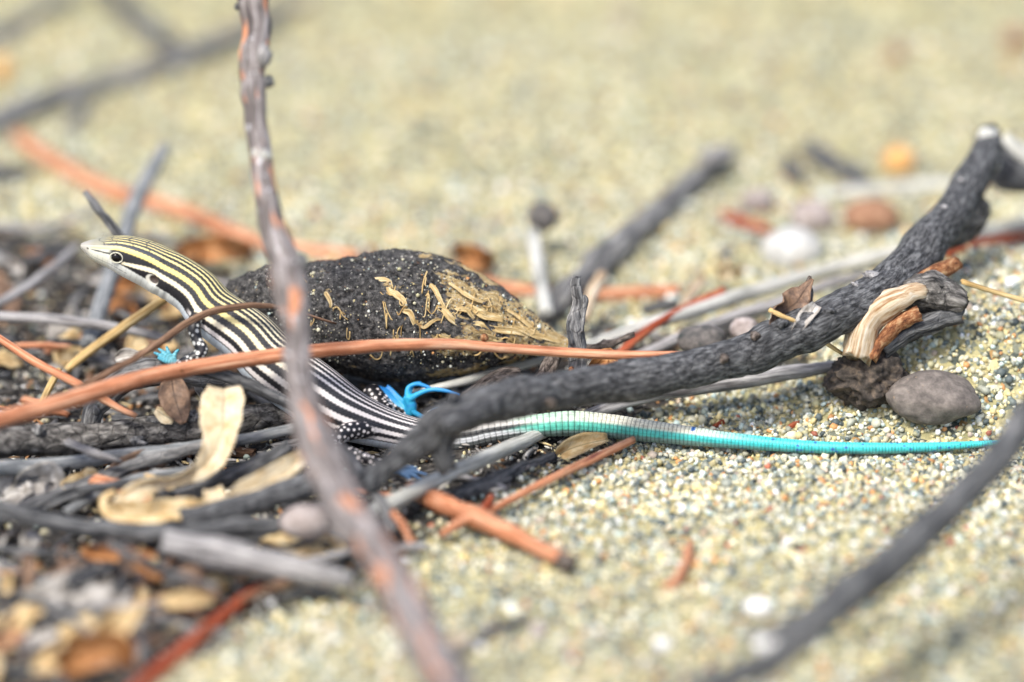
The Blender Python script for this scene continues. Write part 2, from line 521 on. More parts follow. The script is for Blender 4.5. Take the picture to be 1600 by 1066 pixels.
def build_ground():
    xs = graded(-130, 130, 1.5, 40000); ys = graded(-150, 230, 1.5, 60000)
    X, Y = np.meshgrid(xs, ys)
    Z = terrain(X, Y)
    near = (np.abs(X) < 140) & (np.abs(Y) < 260)
    Z = Z + near * 0.18 * wob(X, Y, 1.6, 4)
    V = np.stack([X, Y, Z], -1).reshape(-1, 3)
    ny, nx = X.shape
    idx = np.arange(nx * ny).reshape(ny, nx)
    F = np.stack([idx[:-1, :-1], idx[:-1, 1:], idx[1:, 1:], idx[1:, :-1]], -1).reshape(-1, 4)
    m = Mat("sand_ground", 0.85, 0.2)
    pos = m.coord(rnd=False)
    vo = m.voro(pos, 0.95)
    sepc = m.n("ShaderNodeSeparateColor"); m.l(vo.outputs["Color"], sepc.inputs[0])
    gcol = m.ramp(sepc.outputs[0], [(0.0, (.10, .11, .10)), (.14, (.26, .26, .21)), (.32, (.44, .38, .21)), (.55, (.57, .49, .28)), (.75, (.62, .53, .31)), (.90, (.74, .69, .54)), (.97, (.50, .28, .12))], 'CONSTANT')
    tint = m.ramp(m.noise(pos, 0.05, 4), [(.35, (.80, .87, .84)), (.65, (.96, .97, .86))])
    gcol = m.mix(0.8, gcol, tint, 'MULTIPLY')
    gcol = m.mix(0.9, gcol, m.ramp(m.noise(pos, 0.28, 4, .65), [(.34, (.58, .63, .63)), (.60, (1, 1, 1))]), 'MULTIPLY')
    a = m.n("ShaderNodeAttribute"); a.attribute_name = "col"
    hum = m.ramp(m.noise(pos, 0.9, 6, .7), [(.3, (.012, .011, .010)), (.55, (.050, .046, .042)), (.75, (.14, .125, .105))])
    sp = m.n("ShaderNodeSeparateColor"); m.l(a.outputs["Color"], sp.inputs[0])
    m.colour(m.mix(sp.outputs[0], gcol, hum))
    nb = m.bump(vo.outputs["Distance"], -0.0006, 0.8)
    m.bump(m.noise(pos, 1.2, 5), 0.0006, 0.6, nb)
    lm = litter_mask(V[:, 0], V[:, 1])
    o = mesh_obj("ground", V, F, m.m, tc=V, col=np.repeat(lm[:, None], 3, 1), origin=(0, 0, 0))
    tag(o, "coarse pale sand ground with dark patches of leaf litter", "ground", kind="structure")
build_ground()

def vcol(name, rough=0.6, spec=0.35, bump=0.0, bscale=3.0, coat=0.0):
    m = Mat(name, rough, spec)
    a = m.n("ShaderNodeAttribute"); a.attribute_name = "col"
    m.colour(a.outputs["Color"])
    if coat: m.b.inputs["Coat Weight"].default_value = coat; m.b.inputs["Coat Roughness"].default_value = 0.35
    if bump:
        t = m.n("ShaderNodeTexCoord")
        m.bump(m.noise(t.outputs["Object"], bscale * 1000, 3), bump, 0.5)
    return m.m

def rot_mats(n, r):
    q = r.normal(size=(n, 4)); q /= np.linalg.norm(q, axis=1)[:, None]
    w, x, y, z = q.T
    return np.stack([np.stack([1 - 2 * (y * y + z * z), 2 * (x * y - z * w), 2 * (x * z + y * w)], -1),
                     np.stack([2 * (x * y + z * w), 1 - 2 * (x * x + z * z), 2 * (y * z - x * w)], -1),
                     np.stack([2 * (x * z - y * w), 2 * (y * z + x * w), 1 - 2 * (x * x + y * y)], -1)], 1)

SAND_PAL = np.array([(.74, .68, .54), (.64, .52, .28), (.58, .52, .38), (.36, .36, .31), (.22, .25, .235), (.10, .12, .125), (.60, .29, .12), (.84, .82, .76), (.44, .40, .25), (.56, .44, .36), (.42, .13, .08), (.50, .58, .57)])
SAND_W = np.array([.15, .15, .14, .12, .11, .085, .035, .08, .06, .03, .008, .045]); SAND_W = SAND_W / SAND_W.sum(); SAND_PAL = SAND_PAL * np.array([.95, 1.0, .97])

def build_sand():
    r = np.random.default_rng(3)
    pts = []
    for (y0, y1, den) in ((-125, -28, 1.15), (-28, 42, 2.2), (42, 100, 0.95), (100, 170, 0.35)):
        n = int((y1 - y0) * 230 * den)
        pts.append(np.stack([r.uniform(-115, 115, n), r.uniform(y0, y1, n)], -1))
    p = np.vstack(pts)
    lm = litter_mask(p[:, 0], p[:, 1])
    keep = r.uniform(size=len(p)) > lm * 0.90
    # nothing needs grains far outside the picture
    keep &= np.abs(p[:, 0]) < 92 + 0.08 * (p[:, 1] + 125)
    p = p[keep]; n = len(p)
    size = np.clip(np.exp(r.normal(math.log(0.40), 0.30, n)), 0.18, 0.95)
    base, f = ICO[1]
    k = len(base)
    jit = 1 + r.uniform(-0.30, 0.28, (n, k))
    sc = r.uniform(0.60, 1.25, (n, 1, 3))
    v = base[None] * jit[:, :, None] * sc * size[:, None, None]
    v = np.einsum('nij,nkj->nki', rot_mats(n, r), v)
    z = terrain(p[:, 0], p[:, 1]) + size * r.uniform(-0.1, 0.75, n)
    v = v + np.stack([p[:, 0], p[:, 1], z], -1)[:, None, :]
    ci = r.choice(len(SAND_PAL), n, p=SAND_W)
    c = SAND_PAL[ci] * r.uniform(0.75, 1.15, (n, 1))
    cl = wob(p[:, 0], p[:, 1], 1.1, 41) + .7 * wob(p[:, 0], p[:, 1], 2.2, 42) + .6 * wob(p[:, 0], p[:, 1], .35, 43)
    c = c * (1 + (.22 + .12 * smooth(-10, -40, p[:, 1])) * np.clip(cl, -1.6, 1.2))[:, None] * (1 + np.outer(np.clip(cl, -1, 1), (.03, 0, -.05)))
    c = np.clip(c, 0.02, 0.86)
    cv = np.repeat(c[:, None, :], k, 1) * (1 + r.uniform(-.08, .08, (n, k, 1)))
    F = (f[None] + (np.arange(n) * k)[:, None, None]).reshape(-1, 3)
    o = mesh_obj("sand_grains", v.reshape(-1, 3), F, vcol("sand_grain", 0.55, 0.4), col=cv.reshape(-1, 3), smooth_sh=False)
    tag(o, "loose coarse sand grains in cream, ochre and grey", "sand", kind="stuff")
build_sand()

def build_crumbs():
    """fine dark plant crumbs between the sticks: too many and too small to count"""
    r = np.random.default_rng(8)
    n0 = 18000
    lo, hi = LIT.min(0), LIT.max(0)
    p = np.stack([r.uniform(max(lo[0], -150), min(hi[0], 60), n0), r.uniform(-110, min(hi[1], 110), n0)], -1)
    p = p[r.uniform(size=n0) < litter_mask(p[:, 0], p[:, 1])]
    n = len(p)
    base, f = ICO[1]; k = len(base)
    ln = np.exp(r.normal(math.log(0.75), 0.55, n))
    dims = np.stack([ln, r.uniform(.12, .40, n), r.uniform(.08, .26, n)], -1)
    v = base[None] * (1 + r.uniform(-.25, .25, (n, k, 1))) * dims[:, None, :]
    yaw, pit = r.uniform(0, 6.28, n), r.normal(0, .35, n)
    cy, sy, cp, sp = np.cos(yaw), np.sin(yaw), np.cos(pit), np.sin(pit)
    x = v[..., 0] * cp[:, None] - v[..., 2] * sp[:, None]; zz = v[..., 0] * sp[:, None] + v[..., 2] * cp[:, None]
    v = np.stack([x * cy[:, None] - v[..., 1] * sy[:, None], x * sy[:, None] + v[..., 1] * cy[:, None], zz], -1)
    z = terrain(p[:, 0], p[:, 1]) + r.uniform(.1, 1.3, n)
    v = v + np.stack([p[:, 0], p[:, 1], z], -1)[:, None, :]
    pal = np.array([(.035, .033, .032), (.09, .085, .08), (.20, .19, .18), (.36, .34, .31), (.26, .17, .10), (.42, .22, .10), (.50, .40, .22), (.62, .58, .50)])
    c = pal[r.choice(len(pal), n, p=[.18, .20, .20, .14, .09, .05, .08, .06])] * r.uniform(.7, 1.2, (n, 1))
    F = (f[None] + (np.arange(n) * k)[:, None, None]).reshape(-1, 3)
    o = mesh_obj("litter_crumbs", v.reshape(-1, 3), F, vcol("litter_crumb", .85, .15), col=np.repeat(c[:, None], k, 1).reshape(-1, 3), smooth_sh=False)
    tag(o, "fine dark crumbs of rotted bark and leaf between the sticks", "litter", kind="stuff")
build_crumbs()

# ------------------------------------------------------------------ lizard
def build_lizard():
    P = np.array([[*pix(a, b, d), r * PXMM, a] for a, b, d, r in SPINE])
    S = catmull(P, 2.5)
    C, R, XS = S[:, :3], np.maximum(S[:, 3], .1), S[:, 4]
    T, _, _ = frames(C)
    # smooth tangents so that the rings never fold
    for _ in range(12):
        T[1:-1] = (T[:-2] + 2 * T[1:-1] + T[2:]) / 4
    T /= np.linalg.norm(T, axis=1)[:, None]
    up = np.array([0, 0, 1.0])
    N = up[None] - T * (T @ up)[:, None]; N /= np.linalg.norm(N, axis=1)[:, None]
    B = np.cross(N, T)                                   # T runs snout -> tail
    if B[40] @ FWD > 0: B = -B                            # B points out of the flank turned to the camera
    seg = 56
    th = np.linspace(-math.pi, math.pi, seg, endpoint=False)
    ring = []
    for i in range(len(C)):
        x = XS[i]
        headf = float(smooth(268, 235, x)); bodyf = float(smooth(290, 380, x) * smooth(640, 560, x))
        w = 1.0 - 0.10 * headf + 0.06 * bodyf
        c, s = np.cos(th), np.sin(th)
        rr = np.ones_like(th)
        # flat crown and belly, angular brow line on the head
        rr = rr * (1 - 0.10 * headf * np.exp(-((np.abs(th) - 0.0) / .5) ** 2))
        rr = rr * (1 + 0.07 * headf * np.exp(-((np.abs(th) - .85) / .28) ** 2))
        rr = rr * (1 - 0.06 * bodyf * np.exp(-((np.abs(th) - math.pi) / .6) ** 2))
        if 160 < x < 212:                                  # orbit
            rr = rr * (1 + 0.05 * math.exp(-((x - 185) / 10) ** 2) * np.exp(-((np.abs(th) - 1.38) / .30) ** 2))
        # jaw muscle and neck fold
        rr = rr * (1 + 0.05 * math.exp(-((x - 225) / 16) ** 2) * np.exp(-((np.abs(th) - 1.75) / .4) ** 2))
        rr = rr * (1 - 0.07 * math.exp(-((x - 262) / 5) ** 2) * np.exp(-((np.abs(th) - 2.3) / .5) ** 2))
        rr = rr * (1 - 0.06 * math.exp(-((x - 275) / 4) ** 2) * np.exp(-((np.abs(th) - 2.2) / .5) ** 2))
        # ear pit
        rr = rr * (1 - 0.16 * math.exp(-((x - 250) / 6) ** 2) * np.exp(-((np.abs(th) - math.radians(91)) / .17) ** 2))
        ring.append(C[i] + N[i] * (R[i] * rr * c)[:, None] + B[i] * (R[i] * w * rr * s)[:, None])
    V = np.array(ring); n = len(C)
    idx = np.arange(n * seg).reshape(n, seg); nx = np.roll(idx, -1, 1)
    F = np.stack([idx[:-1], nx[:-1], nx[1:], idx[1:]], -1).reshape(-1, 4).tolist()
    F.append(idx[0].tolist()[::-1]); F.append(idx[-1].tolist())
    V = V.reshape(-1, 3)
    verts, faces = [V], F
    base = len(V)
    legs = []     # skeleton samples: pos, r, kind (0 leg, 1 front foot, 2 hind foot), frac
    def limb(pts, kind, dens=3.0, sg=14):
        nonlocal base
        Q = np.array([[*pix(a, b, d), r * PXMM] for a, b, d, r in pts])
        Sx = catmull(Q, dens)
        Cc, Rr = Sx[:, :3], np.maximum(Sx[:, 3], .12)
        Tt, Nn, Bb = frames(Cc)
        t = np.linspace(0, 2 * math.pi, sg, endpoint=False)
        vv = Cc[:, None] + Nn[:, None] * (Rr[:, None] * np.cos(t))[..., None] + Bb[:, None] * (Rr[:, None] * np.sin(t))[..., None]
        m = len(Cc); ix = np.arange(m * sg).reshape(m, sg) + base; nxx = np.roll(ix, -1, 1)
        fc = np.stack([ix[:-1], nxx[:-1], nxx[1:], ix[1:]], -1).reshape(-1, 4).tolist()
        fc.append(ix[0].tolist()[::-1]); fc.append(ix[-1].tolist())
        verts.append(vv.reshape(-1, 3)); faces.extend(fc); base += m * sg
        for q in range(m): legs.append((*Cc[q], Rr[q], kind, q / (m - 1)))
    # left fore leg, hand on the weathered stick
    limb([(322, 478, -1.5, 13), (304, 503, -4.2, 11), (307, 530, -5, 9.5), (316, 549, -5.2, 9.5), (296, 562, -5.2, 8.5), (277, 569, -4.8, 7.2), (266, 564, -4.6, 7)], 0)
    for t in ([(270, 567, -4.7, 4.5), (254, 557, -4.9, 3.4), (240, 551, -4.9, 2.2)], [(269, 565, -4.6, 4.5), (256, 551, -4.5, 3.3), (247, 545, -4.4, 2.1)],
              [(269, 564, -4.5, 4.5), (263, 550, -4.2, 3.3), (260, 541, -4.0, 2.1)], [(271, 564, -4.4, 4.5), (274, 552, -4.1, 3.2), (280, 546, -4.0, 2.1)],
              [(273, 568, -4.8, 4.5), (259, 565, -5.2, 3.3), (246, 559, -5.3, 2.1)]):
        limb(t, 1, 5, 10)
    # right fore leg, reaching over to the seed pod
    limb([(330, 474, 1.5, 12), (350, 468, 6, 9.5), (368, 470, 8.5, 8.5), (380, 467, 9.5, 7)], 0)
    for k, e in enumerate([(392, 458, 10.5), (398, 464, 10), (396, 471, 9.5), (388, 476, 9)]):
        limb([(380, 467, 9.5, 4.5), (387, 462 + 3 * k, 10, 3), (*e, 2.0)], 1, 5, 10)
    # right hind leg
    limb([(618, 664, 1.5, 14), (596, 634, 6, 15), (579, 614, 7.5, 13.5), (600, 621, 8, 15), (622, 636, 7.5, 13), (640, 648, 6.5, 10)], 0)
    limb([(640, 648, 6.5, 10), (642, 634, 6.2, 9.5), (637, 618, 6, 8)], 2, 4)
    for t in ([(637, 620, 6, 6), (638, 606, 6, 4), (651, 600, 6.2, 3.6), (666, 604, 6.2, 3.4), (674, 608, 6, 2.6)],
              [(640, 624, 5.6, 6), (655, 615, 5, 4.2), (674, 609, 4.6, 3.9), (697, 611, 4.2, 3.3), (722, 619, 3.8, 2.2)],
              [(636, 632, 6.5, 5), (624, 622, 7, 3.8), (614, 611, 7.5, 3.3), (605, 603, 8, 2.8)],
              [(645, 644, 5, 5), (664, 652, 3, 3.8), (678, 641, 1.5, 3.4), (693, 637, 1, 2.8)],
              [(638, 617, 6.2, 5), (646, 601, 6.8, 3.2), (658, 598, 7.2, 2.6)]):
        limb(t, 2, 5, 10)
    # left hind leg, foot down among the sticks
    limb([(596, 668, -1.5, 18), (556, 671, -3.6, 16), (528, 682, -5.6, 13), (514, 693, -6.8, 10), (534, 703, -8, 10), (572, 716, -10, 8.5), (598, 727, -10.5, 7)], 0)
    limb([(598, 727, -10.5, 7), (622, 738, -11, 6)], 3, 4)
    for e in [(660, 750), (668, 742), (652, 731), (648, 756)]:
        limb([(618, 736, -11, 4.5), ((618 + e[0]) / 2, (736 + e[1]) / 2 - 3, -11.3, 3.4), (e[0], e[1], -11.5, 2.2)], 3, 5, 10)
    V = np.vstack(verts)
    foot = C[np.argmin(np.abs(XS - 640))].copy(); foot[2] = 0
    tmp_me = bpy.data.meshes.new("lizard_rough"); tmp_me.from_pydata(((V - foot) * MM * 100).tolist(), [], faces)   # worked at 100x, brought back below
    tmp = bpy.data.objects.new("lizard_rough", tmp_me); COL.objects.link(tmp)
    md = tmp.modifiers.new("r", 'REMESH'); md.mode = 'VOXEL'; md.voxel_size = 0.0125; md.adaptivity = 0
    sm = tmp.modifiers.new("s", 'SMOOTH'); sm.factor = 0.5; sm.iterations = 6
    dg = bpy.context.evaluated_depsgraph_get(); dg.update()
    me = bpy.data.meshes.new_from_object(tmp.evaluated_get(dg))
    nv = len(me.vertices)
    X = np.empty(nv * 3, np.float32); me.vertices.foreach_get("co", X); X = X.reshape(-1, 3).astype(float) / 100 / MM + foot
    me.polygons.foreach_set("use_smooth", np.ones(len(me.polygons), bool))
    bpy.data.objects.remove(tmp)
    # nearest spine sample and leg sample of every vertex
    from mathutils.kdtree import KDTree
    LG = np.array(legs)
    def nearest(PT):
        kd = KDTree(len(PT))
        for i, q in enumerate(PT): kd.insert(q, i)
        kd.balance()
        ii = np.empty(nv, int); dd = np.empty(nv)
        for i, q in enumerate(X):
            _, a, b = kd.find(q); ii[i] = a; dd[i] = b
        return ii, dd
    si, _ = nearest(C); li, ld = nearest(LG[:, :3])
    # refine the position between samples
    rel = X - C[si]
    along = np.einsum('ij,ij->i', rel, T[si])
    arc = np.concatenate([[0], np.cumsum(np.linalg.norm(np.diff(C, axis=0), axis=1))])
    s_mm = arc[si] + along
    xs = np.interp(s_mm, arc, XS)
    bn, bb = np.einsum('ij,ij->i', rel, N[si]), np.einsum('ij,ij->i', rel, B[si])
    th = np.degrees(np.abs(np.arctan2(bb, bn)))
    rb = np.hypot(bn, bb) / R[si]
    lm = smooth(1.10, 1.22, rb) * (ld / LG[li, 3] < 1.45)      # 1 on the legs
    lm = np.where(rb > 1.35, 1.0, lm)
    rho = R[si]
    # --- stripes of the body
    def lerp(a, b, t): return np.asarray(a) * (1 - t[:, None]) + np.asarray(b) * t[:, None]
    yel = np.array((.82, .68, .22)); crm = np.array((.86, .78, .56)); wht = np.array((.84, .79, .77)); blk = np.array((.010, .010, .014))
    bel = np.array((.66, .73, .80))
    fr = smooth(300, 520, xs)
    stripe_c = lerp(yel, wht, fr)
    jitter = 1.2 * np.sin(s_mm / 0.42 * 2 * math.pi / 1.6) * smooth(0, 300, xs) * .5
    def band(c, w, soft=1.4): return smooth(w + soft, w - soft, np.abs(th + jitter - c))
    head = smooth(262, 232, xs)
    gran = (np.sin(s_mm * 2 * math.pi / .44) * np.sin(np.radians(th) * rho * 2 * math.pi / .40 + np.floor(s_mm / .22) * 0) > .35).astype(float)
    col = np.tile(blk, (nv, 1)) + (gran * .075 * (1 - head) * smooth(75, 30, th))[:, None] + (gran * .02 * (1 - head))[:, None]
    L3 = np.interp(xs, [130, 150, 185, 215, 260, 300, 560], [60, 56, 49, 50, 50, 49, 48])
    L4 = np.interp(xs, [190, 215, 245, 265, 300, 560], [92, 83, 72, 73, 74, 73])
    L2 = np.interp(xs, [150, 200, 260, 560], [32, 28, 28, 27]); L1 = np.interp(xs, [170, 220, 560], [15, 14, 13])
    for c, w, cc in ((np.zeros(nv), 2.6, crm), (L1, 2.4, crm), (L2, 2.9, crm)):
        b = band(c, w, 1.5) * smooth(150, 168, xs)
        col = col * (1 - b[:, None]) + (lerp(lerp(yel, crm, np.full(nv, .25)), wht, fr)) * b[:, None]
    b = band(L3, np.interp(xs, [130, 200, 260, 560], [5, 6.5, 5.5, 5.0])) * smooth(136, 142, xs)
    col = col * (1 - b[:, None]) + stripe_c * b[:, None]
    b = band(L4, np.interp(xs, [190, 230, 300, 560], [4, 6, 5.5, 5.5])) * smooth(192, 200, xs)
    col = col * (1 - b[:, None]) + lerp(crm, wht, fr) * b[:, None]
    b = band(np.interp(xs, [310, 340, 560], [97, 96, 95]), 5.0) * smooth(312, 322, xs)
    col = col * (1 - b[:, None]) + wht * b[:, None]
    # belly, throat, lower face
    bb0 = np.interp(xs, [120, 140, 172, 190, 200, 234, 262, 305, 330, 560, 640], [55, 60, 76, 96, 98, 102, 104, 106, 104, 104, 104])
    b = smooth(bb0 - 2, bb0 + 2, th + jitter)
    tile = 0.88 + .12 * (np.sin(s_mm * 2 * math.pi / 1.05) > -.8)
    bc = np.clip(lerp((.74, .76, .72), bel, smooth(270, 330, xs)), 0, 1) * tile[:, None] * (1 - .06 * (np.abs(th - 128) < 1.2))[:, None]
    col = col * (1 - b[:, None]) + bc * b[:, None]
    # face: pale lores with a dark streak from nostril to eye, grey snout, plated crown
    lore = smooth(178, 168, xs) * smooth(40, 52, th)
    col = col * (1 - lore[:, None]) + np.array((.66, .66, .56)) * lore[:, None]
    b = smooth(4.2, 2.6, np.abs(th - np.interp(xs, [142, 172], [70, 72]))) * smooth(140, 146, xs) * smooth(178, 172, xs)
    col = col * (1 - b[:, None]) + np.array((.05, .05, .05)) * b[:, None]
    b = band(L3, 6.5) * smooth(138, 144, xs) * smooth(185, 170, xs)
    col = col * (1 - b[:, None]) + np.array((.74, .64, .30)) * b[:, None]
    crown = smooth(48, 40, th) * smooth(176, 152, xs)
    col = col * (1 - crown[:, None]) + np.array((.30, .29, .22)) * crown[:, None]
    snout = smooth(148, 134, xs)
    col = col * (1 - .75 * snout[:, None]) + np.array((.36, .34, .32)) * .75 * snout[:, None]
    xp = xs - .22 * (th - 20) + 2.0 * np.sin(th / 7.0)
    plate = ((np.abs(xp - 200) < 1.2) | (np.abs(xp - 224) < 1.2) | (np.abs(xp - 176) < 1.0) | (np.abs(xp - 157) < .9)) & (th < 42) & (xs < 240)
    col[plate] *= .35
    hp = (xs < 245) & (th < 45)                                 # blue-black colour of the dark head plates
    dk = hp & (col.sum(1) < .2)
    col[dk] = np.array((.045, .05, .065))
    mouth = (np.abs(th - np.interp(xs, [128, 150, 205], [100, 112, 118])) < 1.6) & (xs < 208)
    col[mouth] *= .55
    lipscale = (np.sin(xs * 2 * math.pi / 8.5) > .93) & (th > 92) & (th < 132) & (xs < 205) & (xs > 138)
    col[lipscale] *= .82
    # ear and nostril
    e = smooth(1.0, .8, np.hypot((xs - 247.5) / 10.5, (th - 95) / 16))
    col = col * (1 - e[:, None]) + np.array((.72, .70, .62)) * e[:, None]
    e = smooth(1.0, .72, np.hypot((xs - 250) / 8.0, (th - 91) / 13))
    col = col * (1 - e[:, None]) + np.array((.06, .042, .036)) * e[:, None]
    e = smooth(1.0, .6, np.hypot((xs - 138) / 2.4, (th - 74) / 9))
    col = col * (1 - e[:, None]) + np.array((.03, .025, .025)) * e[:, None]
    # groin: light line bending down on to the thigh side is left to the leg pattern
    # --- tail
    tf = smooth(650, 700, xs)
    rs = np.where(xs < 900, .95, np.interp(xs, [900, 1600], [.92, .70]))
    ph = s_mm / rs
    cell = np.abs(((ph + .5) % 1) - .5)                         # 0 at a ring joint
    rowp = np.radians(th) * 9 / math.pi * 1.0
    rcell = np.abs(((rowp + .5) % 1) - .5)
    dark = (.09, .10, .10)
    tb = np.tile(np.array((.20, .22, .22)), (nv, 1))
    b = smooth(46, 40, th); tb = tb * (1 - b[:, None]) + np.array((.60, .58, .55)) * b[:, None]
    b = smooth(12, 8, np.abs(th - 56)); tb = tb * (1 - b[:, None]) + np.array((.020, .022, .024)) * b[:, None]
    b = smooth(12, 9, np.abs(th - 79)); tb = tb * (1 - b[:, None]) + np.array((.66, .68, .70)) * b[:, None]
    teal = lerp((.10, .50, .39), (.04, .50, .50), smooth(880, 1160, xs))
    topc = lerp(lerp((.44, .66, .52), (.74, .72, .58), smooth(860, 960, xs)), (.07, .62, .64), smooth(1060, 1200, xs))
    tt = teal.copy()
    b = smooth(62, 42, th)[:, None]; tt = tt * (1 - b) + topc * b
    lowc = lerp((.20, .30, .28), (.10, .40, .40), smooth(1000, 1250, xs))
    b = smooth(84, 106, th)[:, None]; tt = tt * (1 - b) + lowc * b
    hsh = np.sin(np.floor(ph + .5) * 12.9898 + np.floor(rowp + .5) * 78.233) * 43758.5453; hsh = hsh - np.floor(hsh)
    tt = tt * (0.82 + .36 * hsh)[:, None]
    blue = ((hsh > .955) & (xs > 1080))[:, None]; tt = np.where(blue, np.array((.04, .16, .48)), tt)
    k = smooth(790, 856, xs + 14 * np.sin(th / 9.0))[:, None]
    tailc = tb * (1 - k) + tt * k
    ringl = smooth(.13, .06, cell); rowl = smooth(.12, .05, rcell) * smooth(1500, 1200, xs)
    tailc = tailc * (1 - .62 * np.maximum(ringl * np.interp(xs, [700, 900, 1300], [.6, 1.15, 1.05]), .5 * rowl))[:, None]
    col = col * (1 - tf[:, None]) + tailc * tf[:, None]
    # --- legs: black with white spots, blue feet
    r = np.random.default_rng(4)
    seeds = X[r.choice(nv, 9000, replace=False)]
    seeds = seeds[np.array([True] * len(seeds))]
    lv = np.nonzero(lm > .01)[0]
    seeds = X[r.choice(lv, 1600, replace=False)]
    kept = []
    for q in seeds:                                             # spread the spots evenly
        if all((q[0] - w[0]) ** 2 + (q[1] - w[1]) ** 2 + (q[2] - w[2]) ** 2 > .62 ** 2 for w in kept): kept.append(q)
    kd = KDTree(len(kept))
    for i, q in enumerate(kept): kd.insert(q, i)
    kd.balance()
    sd = np.full(nv, 9.0)
    spr = r.uniform(.75, 1.5, len(kept))
    for i in lv:
        _, a_, b_ = kd.find(X[i]); sd[i] = b_ * spr[a_]
    lc = np.tile(blk, (nv, 1)); b = smooth(.31, .22, sd)[:, None]
    lc = lc * (1 - b) + wht * b
    front = LG[li, 0] < pix(420, 500, 0)[0]
    # the fore limb is lined rather than spotted
    off = X - LG[li, :3]
    b = (smooth(.33, .24, sd) * front)[:, None]
    lc = np.where(front[:, None], blk * (1 - b) + np.array((.66, .67, .64)) * b, lc)
    kind = LG[li, 4]; fq = LG[li, 5]
    ff = lerp((.20, .52, .58), (.05, .36, .50), np.clip(fq, 0, 1)); hf = lerp((.03, .40, .66), (.025, .22, .62), np.clip(fq, 0, 1))
    ringt = .78 + .22 * np.sin(fq * 40)
    lc = np.where((kind == 1)[:, None], ff * ringt[:, None], lc); lc = np.where((kind == 2)[:, None], hf, lc); lc = np.where((kind == 3)[:, None], np.array((.05, .11, .22)), lc)
    b = lm[:, None]
    col = col * (1 - b) + lc * b
    # --- relief: tail rings and scale rows, granular back
    nrm = np.empty(nv * 3, np.float32); me.vertices.foreach_get("normal", nrm) if hasattr(me.vertices[0], "normal") else None
    nrm = nrm.reshape(-1, 3).astype(float)
    disp = -(0.085 * ringl + .05 * rowl) * tf * np.interp(xs, [700, 1500], [1, .35])
    disp += .018 * (gran - .5) * (1 - tf) * (1 - lm) * (1 - head)
    X2 = X + nrm * (disp * (1 - lm))[:, None]
    root = empty("lizard", foot)
    tag(root, "slender striped lizard with turquoise tail and blue feet, head raised over the litter", "lizard")
    me.vertices.foreach_set("co", ((X2 - foot) * MM).astype(np.float32).ravel())
    a = me.attributes.new("col", 'FLOAT_COLOR', 'POINT')
    c4 = np.ones((nv, 4), np.float32); c4[:, :3] = np.clip(col, .004, .9); a.data.foreach_set("color", c4.ravel())
    me.materials.clear(); me.materials.append(vcol("lizard_skin", .48, .45, .00005, 4.0, coat=.12))
    me.name = "body"; me.update()
    o = bpy.data.objects.new("body", me); COL.objects.link(o); o.parent = root
    o["label"] = "black body with yellow and white stripes running into a turquoise tail"
    # eyes on both flanks
    i0 = int(np.argmin(np.abs(XS - 186)))
    em = Mat("lizard_eye", .12, .25); em.b.inputs["Base Color"].default_value = (.006, .005, .005, 1); em.b.inputs["Coat Weight"].default_value = .0
    im = Mat("lizard_eyelid", .55, .3); im.b.inputs["Base Color"].default_value = (.58, .57, .46, 1)
    for sgn in (1, -1):
        t0 = math.radians(79)
        dirn = N[i0] * math.cos(t0) + B[i0] * math.sin(t0) * sgn
        surf = C[i0] + dirn * R[i0] * .93
        ax = T[i0] - dirn * (T[i0] @ dirn); ax /= np.linalg.norm(ax); ay = np.cross(dirn, ax)
        v, f = ICO[4]
        w = surf + v[:, :1] * ax * .80 + v[:, 1:2] * ay * .68 + v[:, 2:3] * dirn * .42
        eye = mesh_obj("eye", w, f, em.m, root)
        t = np.linspace(0, 2 * math.pi, 40, endpoint=False)
        Cc = surf + dirn * .10 + np.outer(np.cos(t), ax) * .98 + np.outer(np.sin(t), ay) * .80
        g = np.linspace(0, 2 * math.pi, 8, endpoint=False)
        rad = .11
        outw = Cc - surf; outw /= np.linalg.norm(outw, axis=1)[:, None]
        vv = Cc[:, None] + outw[:, None] * (rad * np.cos(g))[None, :, None] + dirn * (rad * np.sin(g))[None, :, None]
        ix = np.arange(320).reshape(40, 8)
        q = np.stack([ix, np.roll(ix, -1, 1), np.roll(np.roll(ix, -1, 0), -1, 1), np.roll(ix, -1, 0)], -1).reshape(-1, 4)
        mesh_obj("eyelid", vv.reshape(-1, 3), q, im.m, eye)
build_lizard()

